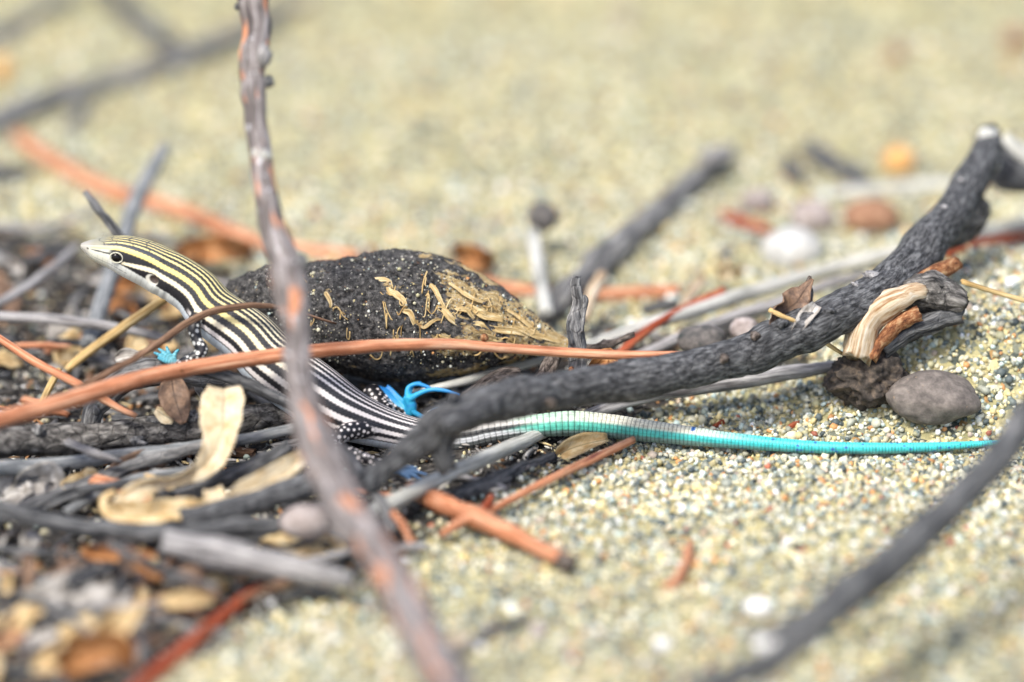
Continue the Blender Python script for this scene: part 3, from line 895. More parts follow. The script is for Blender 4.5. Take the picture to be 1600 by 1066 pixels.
# ------------------------------------------------------------------ seed pod
def build_pod():
    prof = [(352, 452, 14, 12), (372, 462, 40, 12), (400, 473, 58, 12), (450, 482, 68, 12), (510, 488, 81, 12), (570, 492, 92, 12), (625, 494, 97, 12), (670, 498, 95, 12),
            (720, 505, 82, 11.5), (770, 514, 63, 11), (815, 524, 42, 10.5), (855, 534, 22, 10), (885, 541, 10, 9.5), (900, 544, 6, 9)]
    P = np.array([[*pix(a, b, d), r * PXMM] for a, b, r, d in prof])
    V, F, caps, tcv = tube_geo(P, 150, rough=.07, jag=.1, per_mm=3.2, seed=3, fine=.05, wander=0)
    cen = V.mean(axis=0)
    hf = np.array([fbm(tuple(q * .55), 4) for q in V]) * .38 + np.array([fbm(tuple(q * 2.1 + 9), 3) for q in V]) * .16
    ax = np.stack([np.interp(V[:, 0], P[:, 0], P[:, k]) for k in range(3)], -1); dn = V - ax; dn /= np.linalg.norm(dn, axis=1)[:, None] + 1e-9
    V = V + dn * hf[:, None]
    m = Mat("seed_pod_husk", .9, .15)
    v3 = m.coord(rnd=False)
    f = m.noise(v3, 1.3, 8, .7)
    c = m.ramp(f, [(.36, (.020, .020, .021)), (.50, (.085, .083, .082)), (.64, (.23, .22, .21))])
    sep = m.n("ShaderNodeSeparateXYZ"); m.l(v3, sep.inputs[0])
    # straw-coloured husk laid bare in flakes, more of it towards the pointed end
    pn = m.noise(m.coord((1, 1, .55), rnd=False), .30, 6, .62)
    mr = m.n("ShaderNodeMapRange"); mr.inputs[1].default_value = 22; mr.inputs[2].default_value = 50; mr.inputs[3].default_value = -.10; mr.inputs[4].default_value = .16
    m.l(sep.outputs[2], mr.inputs[0])
    ad = m.n("ShaderNodeMath"); ad.operation = 'ADD'; m.l(pn, ad.inputs[0]); m.l(mr.outputs[0], ad.inputs[1])
    pf = m.ramp(ad.outputs[0], [(.565, 0.0), (.60, 1.0)])
    straw = m.ramp(m.noise(m.coord((2, 2, .35), rnd=False), 1.6, 6), [(.3, (.30, .18, .07)), (.5, (.58, .43, .21)), (.7, (.78, .68, .45))])
    c = m.mix(pf, c, straw)
    gr = m.voro(v3, 1.9)
    sg = m.n("ShaderNodeSeparateColor"); m.l(gr.outputs["Color"], sg.inputs[0])
    gm = m.n("ShaderNodeMath"); gm.operation = 'MULTIPLY'
    m.l(m.ramp(gr.outputs["Distance"], [(.22, 1.0), (.32, 0.0)]), gm.inputs[0]); m.l(m.ramp(sg.outputs[0], [(.70, 0.0), (.72, 1.0)]), gm.inputs[1])
    c = m.mix(gm.outputs[0], c, m.ramp(sg.outputs[1], [(0, (.22, .21, .19)), (.5, (.50, .46, .38)), (1, (.72, .70, .64))]))
    rust = m.ramp(m.noise(v3, .6, 5), [(.66, 0.0), (.74, .6)])
    c = m.mix(rust, c, (.26, .11, .05))
    m.colour(c)
    nb = m.bump(f, .0011, .9)
    nb = m.bump(pf, .0004, .6, nb)
    m.bump(m.noise(v3, 5, 5, .7), .0004, .8, nb)
    base = pix(630, 600, 12)
    root = empty("seed_pod", base)
    tag(root, "big blackened spindle-shaped seed pod with straw husk peeling, lying behind the lizard", "seed pod")
    mesh_obj("husk", V, F.tolist() + [c_[:3] for c_ in caps], m.m, root, tc=tcv)
    st = tube("stem", [(886, 541, 9, 9.5), (905, 545, 7, 9), (925, 544, 7, 8.5), (945, 540, 7, 8), (965, 534, 6, 8), (990, 522, 5, 8)], BROWNBARK, root, seg=10, rough=.25, knots=((.55, .5, .5),))
    # peeling husk strips: follow the surface
    S = catmull(P, 2.6); C, R = S[:, :3], S[:, 3]; T, N, B = frames(C); XS = np.interp(np.arange(len(C)), np.linspace(0, len(C) - 1, len(prof)), [p[0] for p in prof])
    def on(x, ang, lift=0.0):
        """point on the husk: station px x, angle from the top towards the camera"""
        # station by projected x
        pxs = (C[:, 0] * DIST / ((C - EYE) @ FWD)) / PXMM + 800
        i = int(np.argmin(np.abs(pxs - x)))
        up = np.array([0, 0, 1.0]) - T[i] * T[i][2]; up /= np.linalg.norm(up)
        side = -FWD - T[i] * (-FWD @ T[i]); side = side - up * (side @ up); side /= np.linalg.norm(side)
        n = up * math.cos(ang) + side * math.sin(ang)
        return C[i] + n * (R[i] * 1.02 + lift), n
    def strip(x0, a0, x1, a1, w, lift=.32, mat=LFIBRE, seed=0):
        k = 6
        pts, ns = [], []
        for q in range(k):
            t = q / (k - 1)
            p, n = on(x0 + (x1 - x0) * t, a0 + (a1 - a0) * t + .05 * math.sin(5 * t + seed), lift * (math.sin(math.pi * t) * .8 + .15))
            pts.append([*p, w * (0.35 + 1.0 * math.sin(math.pi * (.12 + .80 * t))), 0]); ns.append(n)
        V, F, tcv = leaf_geo(np.array(pts), curl=.35, na=6, ruffle=.6, thick=.10, seed=seed, base_up=np.mean(ns, axis=0))
        mesh_obj("peeled_strip", V, F, mat, root, tc=tcv)
    for k, a in enumerate([(572, .42, 612, .62, .32), (606, .62, 634, 1.02, .42), (628, 1.0, 650, 1.25, .35), (668, .55, 705, .85, .30), (690, .95, 735, 1.12, .42), (700, .45, 760, .58, .26),
                           (735, .75, 790, .88, .50), (770, 1.05, 830, 1.08, .42), (700, 1.30, 728, 1.62, .28), (505, .75, 520, 1.0, .25), (790, .5, 850, .75, .25),
                           (752, 1.25, 800, 1.35, .32), (815, .8, 880, .9, .28), (660, 1.25, 700, 1.15, .22), (715, .80, 748, .98, .3), (745, 1.05, 775, 1.2, .3), (800, .95, 860, .98, .3)]):
        strip(*a, seed=k)
    rr = np.random.default_rng(5)
    for k in range(60):                                          # loose curled fibres
        x = rr.uniform(600, 860) if k < 54 else rr.uniform(470, 560); a = rr.uniform(.4, 1.75)
        P3 = []
        dx, da = rr.uniform(-26, 26), rr.uniform(-.35, .35)
        for q in range(4):
            t = q / 3
            p, n = on(x + dx * t, a + da * t + .12 * math.sin(4 * t + k), .15 + .9 * t * (1 - t))
            P3.append([*p, rr.uniform(.07, .14)])
        tube_w("fibre", P3, STRAW, root, seg=5, rough=.1, jag=.2, seed=k, per_mm=2)
    # sand grains and crumbs stuck to the husk
    base_v, f = ICO[1]
    vs, fs, cs = [], [], []
    for k in range(2600):
        x, a = rr.uniform(390, 860), rr.uniform(-.2, 2.3)
        p, n = on(x, a, 0.02)
        sz = float(np.clip(np.exp(rr.normal(math.log(.11), .50)), .04, .40))
        fs.append(f + 12 * len(vs)); vs.append(base_v * rr.uniform(.7, 1.2, (12, 1)) * sz + p)
        cc = SAND_PAL[rr.choice(len(SAND_PAL), p=SAND_W)] * .9 if rr.uniform() < .45 else np.array((.05, .045, .04)) * rr.uniform(.4, 2)
        cs.append(np.repeat(cc[None], 12, 0))
    g = mesh_obj("stuck_grains", np.vstack(vs), np.vstack(fs), vcol("stuck_grain", .7, .3), root, col=np.vstack(cs), smooth_sh=False)
    g["kind"] = "stuff"
build_pod()
# ------------------------------------------------------------------ sticks, branches and stems
def stick(name, label, cat, mat, pts, group=None, **kw):
    if mat in (ORANGE, REDST, PALE, PALEG, STRAW, BLUEG): kw.setdefault('wander', .07)
    o = tube(name, pts, mat, **kw)
    return tag(o, label, cat, group)

def bumpy(parent, name, px, py, d, rx, ry, mat, seed=0, rough=.3, rot=0.0):
    """a knot, flake or bud that belongs to a branch"""
    return stone(name, px, py, rx, ry, mat, d=d, parent=parent, level=2, rough=rough, seed=seed, rot=rot)

# tall twig in front of the lizard
t = empty("upright_twig", pix(750, 1180, -112))
tag(t, "tall leaning grey twig with orange peeling bark, crossing in front of the lizard", "twig")
stem = tube("stem", [(392, -120, 21, -14), (396, -20, 22, -18), (400, 50, 22, -20), (396, 95, 22, -22), (394, 130, 18.5, -23), (400, 180, 17, -25), (407, 240, 17.5, -27), (417, 310, 18.5, -30),
     (434, 380, 23, -33), (451, 425, 25, -35), (460, 500, 22.5, -38), (469, 580, 22.5, -42), (479, 645, 26, -46), (496, 700, 31, -50), (515, 745, 32, -54), (545, 800, 31, -60),
     (580, 850, 29, -67), (613, 905, 29, -75), (640, 960, 29, -82), (670, 1020, 31, -90), (705, 1080, 33, -98), (750, 1180, 34, -112)],
     MOTTLE, t, seg=18, rough=.10, fine=.05, knots=((.17, .12, 2.0), (.36, .10, 2.5), (.62, .12, 3)))
bumpy(stem, "knot", 408, 240, -28, 13, 13, PALE, 1, rough=.7)
bumpy(stem, "knot", 414, 88, -24, 13, 18, PALEG, 2)
bumpy(stem, "knot", 420, 128, -23, 9, 10, GREYD, 3)
bumpy(stem, "bud", 376, 8, -18, 12, 7, GREYD, 5, rot=.6)
bumpy(stem, "knot", 470, 412, -35, 12, 16, GREY, 4)
bumpy(stem, "knot", 532, 735, -54, 13, 20, MOTTLE, 6)

# blurred twig at the right front
t = empty("forked_twig", pix(1120, 1110, -105))
tag(t, "smooth dark grey forked twig slanting over open sand past the tail tip", "twig")
tube("stem", [(1720, 540, 21, -40), (1640, 610, 23, -52), (1570, 700, 25, -62), (1490, 790, 26, -72), (1410, 860, 28, -80), (1330, 925, 29, -88), (1265, 985, 24, -94), (1195, 1040, 20, -97), (1110, 1070, 18, -100), (1020, 1098, 17, -104), (900, 1150, 14, -106)],
     GREYD, t, seg=16, rough=.10)
tube("side_shoot", [(1320, 930, 18, -88), (1255, 968, 16, -92), (1200, 985, 11, -94), (1150, 986, 7, -95)], GREYD, t, rough=.1)

# the long charred branch
t = empty("charred_branch", pix(585, 760, -28))
tag(t, "long charred black branch with pale flecks reaching over the tail base towards back", "branch")
limb_ = tube("limb", [(1546, 206, 17, 41), (1540, 235, 25, 37), (1515, 290, 28, 29), (1480, 345, 32, 21), (1435, 400, 35, 13), (1385, 447, 36, 6), (1325, 484, 36, 1), (1260, 516, 34, -2), (1200, 537, 33, -3), (1130, 565, 31, -5),
     (1050, 584, 30, -8), (950, 598, 30, -13), (850, 612, 30, -19), (770, 630, 28, -24), (705, 655, 27, -27), (655, 690, 24, -28), (615, 722, 19, -28), (575, 760, 14, -28)],
     CHAR, t, seg=20, rough=.11, fine=.05, per_mm=1.6, knots=((.25, .10, 2), (.45, .12, 1.5), (.80, .10, 2)))
tube("side_stub", [(1255, 517, 18, -1), (1250, 490, 17, -.5), (1256, 468, 13, 0), (1262, 445, 6, .5), (1266, 432, 2.5, .5)], BROWNBARK, t, rough=.45, seed=12)
tube("side_stub", [(770, 632, 18, -26), (730, 650, 17, -30), (690, 668, 15, -33)], CHAR, t, rough=.2)
tube("side_stub", [(720, 648, 17, -27), (690, 700, 17, -27), (700, 735, 13, -27)], GREYD, t, rough=.2)
for k, (a, b, rx, ry, dd) in enumerate([(1545, 222, 17, 14, 37), (1510, 292, 15, 13, 25.5), (1475, 330, 9, 6, 18), (1365, 436, 19, 8, 3), (1340, 448, 10, 5, 0), (1550, 255, 12, 17, 35)]):
    bumpy(limb_, "bark_flake", a, b, dd + .6, rx, ry, PALE if k in (0, 5) else PALEG, k, rough=1.1, rot=-.6)
for k, (a, b, dd) in enumerate([(1130, 560, -8), (1222, 505, -5.5), (1180, 525, -6), (1298, 486, -4), (860, 628, -22), (708, 620, -29)]):
    bumpy(limb_, "knot", a, b, dd, 9, 7, CHAR if k % 2 else BROWNBARK, 20 + k, rough=.6)
leaf("bark_tear", [(1205, 535, 6, -3.5, 10), (1215, 505, 22, -3, 30), (1238, 478, 26, -2, 15), (1258, 455, 12, -1, -20), (1270, 436, 3, -1, -30)], LBROWN, t, curl=.5, ruffle=.8, seed=2)
leaf("bark_tear", [(1240, 520, 6, -5, 0), (1262, 495, 13, -4.5, -25), (1275, 476, 8, -4, 10)], LGREY, t, curl=.8, ruffle=.6, seed=4)

stick("charred_stub", "short jet black charred stub beside the far end of the charred branch", "stick", CHAR, [(1535, 215, 14, 60), (1560, 250, 28, 52), (1590, 270, 32, 48), (1640, 285, 28, 46)], rough=.3, seg=14)
stick("bleached_stub", "bleached white stub resting on the jet black stub", "stick", PALE, [(1570, 215, 10, 47), (1600, 240, 14, 46), (1650, 265, 14, 44)], rough=.2)
stick("bark_slab", "grey slab of bark leaning behind the charred branch", "bark", BARK, [(1452, 385, 10, 24), (1495, 360, 26, 26), (1535, 322, 22, 30)], flat=.5, rough=.3)

stick("pale_twig", "long pale bleached stem running from the seed pod past the white stone", "stem", PALE, [(640, 615, 5, 8), (720, 597, 7, 9), (790, 577, 8, 12), (850, 560, 8.5, 15), (920, 540, 9, 19), (1000, 511, 10, 23), (1100, 480, 12, 30), (1200, 449, 12, 38), (1320, 414, 11, 45), (1450, 383, 11, 'g2'), (1560, 358, 10, 'g2'), (1700, 325, 9, 'g2')], rough=.05)
stick("grey_straw", "grey shadowed stem lying under the long pale stem", "stem", PALEG, [(930, 582, 8, 18), (1010, 552, 9, 20), (1100, 512, 10, 25), (1200, 478, 10, 31), (1290, 446, 9, 37), (1350, 430, 7, 40)], rough=.12)
stick("red_twig", "thin red-brown stem beside the long pale stem at right", "stem", REDST, [(960, 560, 6, 17), (1000, 525, 7, 21), (1050, 492, 7, 26), (1130, 455, 7, 33)], rough=.08)
stick("red_twig", "red-brown stem below the pale stem right of the charred branch", "stem", REDST, [(1400, 408, 9, None), (1480, 396, 12, None), (1560, 380, 12, None), (1700, 352, 11, None)], rough=.08)
stick("grey_stick", "pale grey stick running under the turquoise tail beside the orange stick", "stick", PALE, [(572, 806, 11, -31), (630, 776, 12, -26), (690, 746, 12, -20), (760, 715, 12, -14), (815, 691, 11, -5), (860, 672, 9, 3)], rough=.07)
stick("grey_stick", "split grey stick lying on sand between charred branch and tail", "stick", PALEG, [(900, 655, 8, 4), (960, 634, 10, 5), (1030, 614, 12, 6), (1100, 603, 14, 7), (1200, 588, 13, 8.5), (1305, 572, 9, 10)], rough=.1, flat=1.3)

# orange stem across the lizard
t = empty("orange_twig", pix(0, 655, -30))
tag(t, "long smooth orange stem crossing in front of the lizard and seed pod", "stem")
shaft = tube("shaft", [(-90, 688, 13, -38), (0, 656, 13.5, -30), (100, 628, 14, -24), (200, 597, 13, -17), (300, 575, 12.5, -12), (400, 560, 12, -10), (500, 548, 11, -9), (600, 540, 10, -8), (700, 538, 9, -6), (800, 545, 8, -4), (900, 552, 8, -3.5), (1000, 555, 7, -3.5), (1108, 554, 5, -3.5)], ORANGE, t, rough=.06, per_mm=1.0, wander=.05)
for k, (a, b, dd, r1, r2) in enumerate([(1050, 562, -4, 9, 6), (757, 527, -5, 6, 7), (1043, 560, -4, 6, 6), (280, 578, -13.5, 8, 5)]):
    bumpy(shaft, "bud", a, b, dd, r1, r2, RUST, k)

stick("thin_brown_twig", "thin brown twig arching over the lizard's shoulder", "twig", BROWN, [(60, 645, 5, -24), (137, 600, 5.5, -19), (200, 566, 5.5, -14), (247, 537, 5.5, -10), (289, 507, 5.5, -8), (320, 491, 6, -7), (349, 483, 6, -6.5), (394, 477, 5, -6.5), (434, 480, 3.5, -5), (473, 490, 2.6, -1), (525, 506, 1.6, 1)], rough=.1, seg=10)
stick("orange_needle", "thin orange stem slanting down beneath the thick orange stem", "stem", ORANGE, [(-60, 495, 6, -2), (0, 530, 6.5, -4), (52, 564, 7, -6), (126, 603, 7, -8), (175, 632, 6, -8), (212, 650, 4, -8)], rough=.06, seg=10)
stick("pale_grey_straw", "blurred pale grey stem lying level behind the lizard's chin", "stem", PALEG, [(-70, 494, 8, 24), (0, 495, 8.5, 23), (79, 499, 9, 22), (184, 513, 8, 20), (265, 531, 6, 17)], rough=.06)
stick("straw_stalk", "yellow straw stalk slanting beneath the lizard's throat", "straw", STRAW, [(262, 464, 7, 13), (200, 506, 8, 14), (134, 553, 7.5, 15), (105, 578, 6, 15)], rough=.05, seg=10)
stick("straw_stalk", "short yellow straw stalk standing behind the thick orange stem", "straw", STRAW, [(92, 578, 5, 6), (75, 610, 6, 4), (62, 640, 6, 2)], rough=.05, seg=8)

t = empty("weathered_stick", pix(140, 690, 0))
tag(t, "weathered cracked grey stick that the lizard's forefoot rests on", "stick")
wood_ = tube("wood", [(132, 690, 14, -1), (141, 664, 15, -1), (147, 640, 16, -2), (163, 620, 17, -2.5), (184, 600, 20, -3), (214, 586, 22, -3.2), (250, 582, 20, -3), (290, 584, 19, -1), (330, 590, 18, 1), (380, 603, 15, 3)], GREY, t, seg=16, rough=.16, fine=.07)
bumpy(wood_, "knot", 151, 642, -4, 7, 8, GREYD, 2, rough=.5)
bumpy(wood_, "knot", 177, 628, -4, 6, 6, GREYD, 3, rough=.5)

t = empty("thick_branch", pix(0, 720, -10))
tag(t, "thick rough grey-barked branch lying level beneath the curled tan leaf", "branch")
bark_ = tube("bark", [(-120, 692, 25, -18), (0, 690, 25, -12), (100, 688, 25, -7), (200, 678, 24, -4), (300, 669, 23.5, -3), (380, 657, 21, -2), (440, 648, 17, 0), (500, 640, 14, 2)], BARK, t, seg=18, rough=.11, fine=.05)
for k, (a, b, dd) in enumerate([(300, 652, -4.5), (245, 655, -5), (60, 672, -11), (215, 690, -7)]):
    bumpy(bark_, "bark_flake", a, b, dd, 13, 6, GREY, k, rough=1.0)

stick("bluish_twig", "smooth blue-grey stem lying below the thick rough branch", "stem", BLUEG, [(-80, 738, 12, -24), (0, 732, 12.5, -18), (100, 725, 12, -13), (180, 713, 10.5, -11), (260, 704, 10, -10), (340, 693, 9.5, -9), (410, 681, 9, -8), (465, 668, 8, -7)], rough=.05)
stick("knobbly_twig", "knobbly grey twig slanting up below the blue-grey stem", "twig", GREY, [(-30, 822, 10, -24), (25, 799, 10, -21), (75, 778, 10, -18), (150, 750, 10.5, -15), (225, 723, 10, -13), (312, 700, 9, -11), (370, 693, 7, -9)], rough=.2, fine=.06)
stick("thin_grey_twig", "thin light-edged grey twig slanting into the dark below the knobbly twig", "twig", BLUEG, [(104, 800, 8, -22), (160, 768, 8.5, -19), (225, 746, 8, -17), (290, 737, 8, -15), (340, 728, 6, -13)], rough=.12)
stick("dark_stick", "dark fibrous stick lying behind the curled leaf's lower half", "stick", GREYD, [(215, 800, 11, -23), (260, 786, 15, -21), (310, 766, 15, -19), (360, 745, 14, -17), (405, 724, 13, -15), (450, 698, 11, -13)], rough=.16, fine=.05)
stick("charred_stick", "charred black stick propping up the cream leaf strip", "stick", CHAR, [(285, 808, 16, -32), (340, 801, 18, -32), (400, 784, 19, -31), (470, 763, 19, -30), (530, 750, 15, -28), (590, 735, 11, -26)], rough=.12, seg=14)
stick("long_grey_stick", "long dark grey stick sagging beneath the curled tan leaves", "stick", GREYD, [(-60, 782, 13, -34), (0, 796, 14, -34), (60, 812, 15, -35), (134, 825, 15, -36), (215, 832, 15, -37), (310, 832, 15, -37), (400, 823, 14, -36), (470, 815, 12, -35)], rough=.12)
stick("split_stick", "pale flat split stick lying on the sand edge, blunt at one end", "stick", PALEG, [(258, 846, 19, -44), (330, 862, 23, -45), (400, 876, 23, -46), (470, 892, 21, -47), (548, 908, 13, -48)], rough=.14, flat=.8, seg=14)
stick("red_stick", "straight red stick lying on sand at the litter's edge", "stick", REDST, [(405, 918, 9, None), (350, 962, 11, None), (300, 1005, 12, None), (238, 1055, 12, None), (190, 1098, 10, None)], rough=.08)

t = empty("orange_stick", pix(660, 790, -20))
tag(t, "short stout orange stick with side spurs and dark tip on the sand", "stick")
tube("shaft", [(640, 764, 13, -20), (690, 786, 15, -24), (740, 808, 16, -28), (790, 830, 15, -33), (840, 856, 13, -38), (882, 876, 12, -42)], ORANGE, t, rough=.14, seg=14)
tube("dark_tip", [(874, 872, 12, -41.5), (886, 877, 14, -42.5), (896, 881, 10, -43)], BROWNBARK, t, rough=.25, jag=.2)
tube("side_spur", [(742, 806, 8, -29), (715, 818, 8, -30), (690, 836, 6, -31)], ORANGE, t, rough=.1, seg=8)
tube("side_spur", [(748, 802, 8, -27), (762, 790, 7, -25), (768, 776, 5, -23)], REDST, t, rough=.1, seg=8)
stick("thin_orange_twig", "thin straight orange-brown stem slanting up to the tail's underside", "stem", ORANGE, [(752, 806, 5.5, -26), (800, 780, 6, -22), (860, 749, 6.5, -16), (920, 720, 7, -10), (988, 688, 6, -4)], rough=.06, seg=10)
stick("orange_sliver", "small curved orange sliver on sand beside the tall leaning twig", "bark", ORANGE, [(612, 800, 6, -33), (630, 822, 7, -34), (640, 846, 6, -35), (642, 862, 4, -35)], rough=.12, flat=.6, seg=8)
stick("bent_dark_stick", "bent dark grey stick in the shade under the tail base", "stick", GREYD, [(690, 790, 9, -20), (730, 768, 12, -17), (775, 752, 14, -14), (815, 732, 10, -10), (865, 714, 8, -6)], rough=.22)
stick("dark_stick", "dark twig crossing in front of the lizard's belly under the orange stem", "twig", GREYD, [(300, 575, 9, -9), (350, 587, 10, -9), (400, 606, 10, -9), (460, 637, 9, -8.5), (520, 676, 7, -9)], rough=.1)
stick("grey_twig", "blurred grey twig slanting down from the lizard's near hind leg", "twig", GREY, [(535, 700, 8, -20), (565, 742, 9, -24), (598, 790, 9, -30), (615, 830, 7, -34)], rough=.12)

# upright stubs by the pod tip
t = empty("wood_stub", pix(905, 600, 0))
tag(t, "upright splintered grey stub of wood standing at the seed pod's pointed tip", "stub")
tube("wood", [(908, 602, 15, 0), (906, 578, 14, 0), (903, 543, 13, 0), (899, 508, 12, -.5), (902, 474, 9, -.5), (900, 452, 8, -1), (900, 438, 6.5, -1)], GREY, t, seg=16, rough=.22, fine=.10, per_mm=2.5, jag=1.2, seed=4)
tube("splinter", [(894, 538, 5, -1.5), (889, 515, 4, -1.5), (888, 502, 1.5, -1.5)], GREYD, t, seg=8, rough=.2)
tube("splinter", [(908, 520, 5, -1), (911, 494, 4, -1), (914, 470, 5, -1), (912, 462, 2, -1)], GREY, t, seg=8, rough=.3)
bumpy(t, "knot", 893, 578, -2, 5, 5, RUST, 3)
stick("dark_stub", "short dark knobby stub leaning beside the upright splintered stub", "stub", BROWNBARK, [(843, 606, 19, 1), (850, 588, 14, 2), (862, 570, 13, 3), (868, 552, 10, 4)], rough=.35, seed=9)
stick("bark_log", "stubby brown bark piece with cut end behind the charred branch", "bark", BROWNBARK, [(730, 632, 21, 1), (760, 611, 22, 2), (790, 598, 23, 3), (813, 594, 20, 3.5)], rough=.12, seg=18, jag=.1)
leaf("bark_scrap", [(925, 580, 8, 4, 0), (935, 566, 14, 3, 20), (952, 556, 11, 3, -20), (962, 570, 6, 3, 10)], LORANGE, curl=.7, ruffle=.6, seed=6)
tag(bpy.data.objects["bark_scrap"], "small curled rusty bark scrap beside the upright splintered stub", "bark")

# wood chunk at the right
t = empty("wood_chunk", pix(1345, 560, 2))
tag(t, "arched chunk of dead wood, cream where stripped and dark bark elsewhere", "wood")
tube("bare_wood", [(1338, 556, 22, 0), (1346, 525, 24, 0), (1358, 500, 22, .5), (1385, 476, 20, 1), (1420, 460, 18, 2), (1440, 455, 14, 3)], CREAMW, t, seg=16, rough=.22, fine=.08, per_mm=2.2)
tube("bark", [(1372, 464, 7, 3), (1395, 458, 19, 5), (1425, 455, 27, 5.5), (1460, 458, 30, 5), (1494, 468, 24, 4.5), (1505, 476, 12, 5)], BARK, t, seg=18, rough=.22, fine=.14, per_mm=2.2, seed=5)
tube("bark", [(1362, 560, 9, -.5), (1380, 532, 12, 0), (1402, 506, 12, .5), (1432, 490, 12, 1.5)], RUST, t, seg=12, rough=.3, fine=.1, seed=6)
tube("side_stub", [(1445, 440, 14, 6), (1470, 425, 15, 8), (1495, 412, 11, 10)], RUST, t, seg=12, rough=.25, seed=8)
tube("root_end", [(1380, 545, 14, 2), (1410, 520, 17, 3), (1450, 505, 18, 4), (1500, 492, 13, 5)], GREYD, t, seg=12, rough=.35, seed=7)
stick("straw_stalk", "thin pale straw stalk poking out beyond the arched wood chunk", "straw", STRAW, [(1503, 440, 4.5, 4), (1540, 452, 4, 5), (1580, 464, 4, 6), (1650, 484, 3.5, 8)], rough=.1, seg=8)
stick("straw_stalk", "short straw bit lodged on the charred branch's bark tear", "straw", STRAW, [(1202, 484, 4, -4), (1222, 494, 4, -4.5), (1243, 502, 3, -5)], rough=.1, seg=8)
stick("straw_stalk", "short straw bit between the charred branch and the earth clod", "straw", STRAW, [(1268, 522, 3.5, 0), (1290, 536, 3.5, 1), (1315, 552, 3, 3)], rough=.1, seg=8)

# ---- background sticks
stick("background_stick", "thick blurred grey stick slanting up on open sand behind the stub", "stick", GREY, [(1128, 242, 15, None), (1120, 255, 17, None), (1063, 300, 20, None), (1000, 355, 23, None), (950, 400, 26, None), (885, 462, 23, None), (850, 500, 18, None)], rough=.15)
stick("bleached_chip", "pale bleached chip on the tip of the thick blurred stick", "chip", PALEG, [(1100, 250, 12, 'g5'), (1122, 242, 16, 'g5'), (1140, 240, 11, 'g4')], rough=.2)
stick("pale_peg", "pale upright peg with a dark round seed on top", "stick", PALE, [(832, 366, 11, 58), (838, 400, 11.5, 51), (846, 445, 12, 42), (854, 490, 12, 33)], rough=.08)
stone("round_seed", 848, 339, 27, 26, STDARK, d=61, rough=.08, seed=2)
tag(bpy.data.objects["round_seed"], "dark round seed perched on the pale upright peg", "seed")
stick("orange_stick", "blurred orange stick lying behind the stub and seed pod tip", "stick", ORANGE, [(760, 441, 12, None), (800, 452, 12, None), (900, 462, 11, None), (960, 460, 12, None), (1060, 455, 11, None)], rough=.08)
stick("black_twig_bit", "short black twig bit lying below the blurred orange stick", "twig", CHAR, [(1005, 484, 9, None), (1035, 478, 11, None), (1060, 476, 8, None)], rough=.2)
stick("straw_splint", "blurred cream splint of wood leaning behind the stub", "splint", CREAMW, [(940, 430, 9, 42), (925, 460, 10, 36), (912, 500, 9, 28)], rough=.1)
stick("straw_splint", "cream splint of wood crossing the long pale stem", "splint", CREAMW, [(1095, 440, 8, 46), (1080, 460, 9, 40), (1065, 482, 8, 33)], rough=.1)
stick("white_stick", "blurred white stick lying beneath the amber seed", "stick", PALE, [(1305, 303, 9, None), (1350, 298, 11, None), (1420, 292, 11, None), (1500, 286, 9, None)], rough=.08)
stick("dark_stick", "blurred dark stick beside the amber seed", "stick", GREYD, [(1262, 228, 13, None), (1290, 250, 18, None), (1320, 266, 17, None), (1352, 282, 12, None)], rough=.2)
stick("dark_stick", "small blurred dark chip upright near the white stone", "stick", GREYD, [(1232, 250, 11, None), (1238, 266, 14, None), (1246, 285, 10, None)], rough=.2)
stick("red_twig", "blurred short red stem left of the white stone", "stem", REDST, [(1130, 335, 8, None), (1165, 350, 11, None), (1205, 362, 8, None)], rough=.2)
stick("orange_branch", "long blurred orange stick slanting down behind the lizard's head", "stick", ORANGE, [(28, 212, 12, None), (60, 238, 14, None), (128, 277, 15, None), (195, 306, 14, None), (300, 336, 14, None), (372, 368, 14, None), (450, 388, 12, None), (560, 400, 10, None)], rough=.1)
stick("slate_stick", "blurred slate-grey stick standing up behind the lizard's snout", "stick", BLUEG, [(256, 232, 11, 64), (230, 280, 13, 58), (206, 330, 14, 52), (185, 400, 14, 42), (160, 470, 14, 32), (138, 540, 14, 22)], rough=.08)
stick("dark_twig", "slim dark twig rising just behind the lizard's crown", "twig", GREYD, [(133, 300, 5, 18), (160, 335, 7, 17), (190, 372, 7.5, 15), (225, 410, 7, 12)], rough=.12)
stick("grey_branch", "long thick blurred grey stick in the back behind the tall twig", "branch", GREY, [(-90, 228, 20, None), (0, 188, 22, None), (100, 148, 20, None), (200, 120, 19, None), (290, 90, 20, None), (400, 40, 18, None), (480, 0, 14, None)], rough=.14)
stick("dark_branch", "blurred dark stick sloping down behind the long thick grey stick", "branch", GREYD, [(160, -20, 17, None), (200, 20, 19, None), (240, 52, 20, None), (292, 78, 14, None)], rough=.16)
stick("grey_stick", "blurred grey stick farthest back beyond the dark sloping stick", "stick", GREY, [(-60, 85, 16, None), (0, 52, 16, None), (50, 25, 15, None), (110, -10, 13, None)], rough=.12)
stick("charred_stick", "blurred black charred bit on sand behind the long orange stick's end", "stick", CHAR, [(-60, 262, 14, None), (0, 270, 16, None), (45, 266, 10, None)], rough=.2)
stick("grey_stick", "blurred short grey stick between the orange stick and thick grey stick", "stick", GREY, [(100, 205, 8, None), (125, 180, 12, None), (130, 160, 8, None)], rough=.2)
stick("thin_straw", "thin blurred pale stem curving behind the lizard's snout", "stem", PALEG, [(-40, 350, 7, None), (40, 358, 8, None), (100, 350, 7, None), (150, 325, 6, None)], rough=.1)
stick("thin_straw", "blurred pale stem slanting below the lizard's snout", "stem", PALEG, [(-40, 490, 8, 30), (20, 462, 8, 34), (80, 420, 8, 42), (120, 385, 6, 50)], rough=.1)

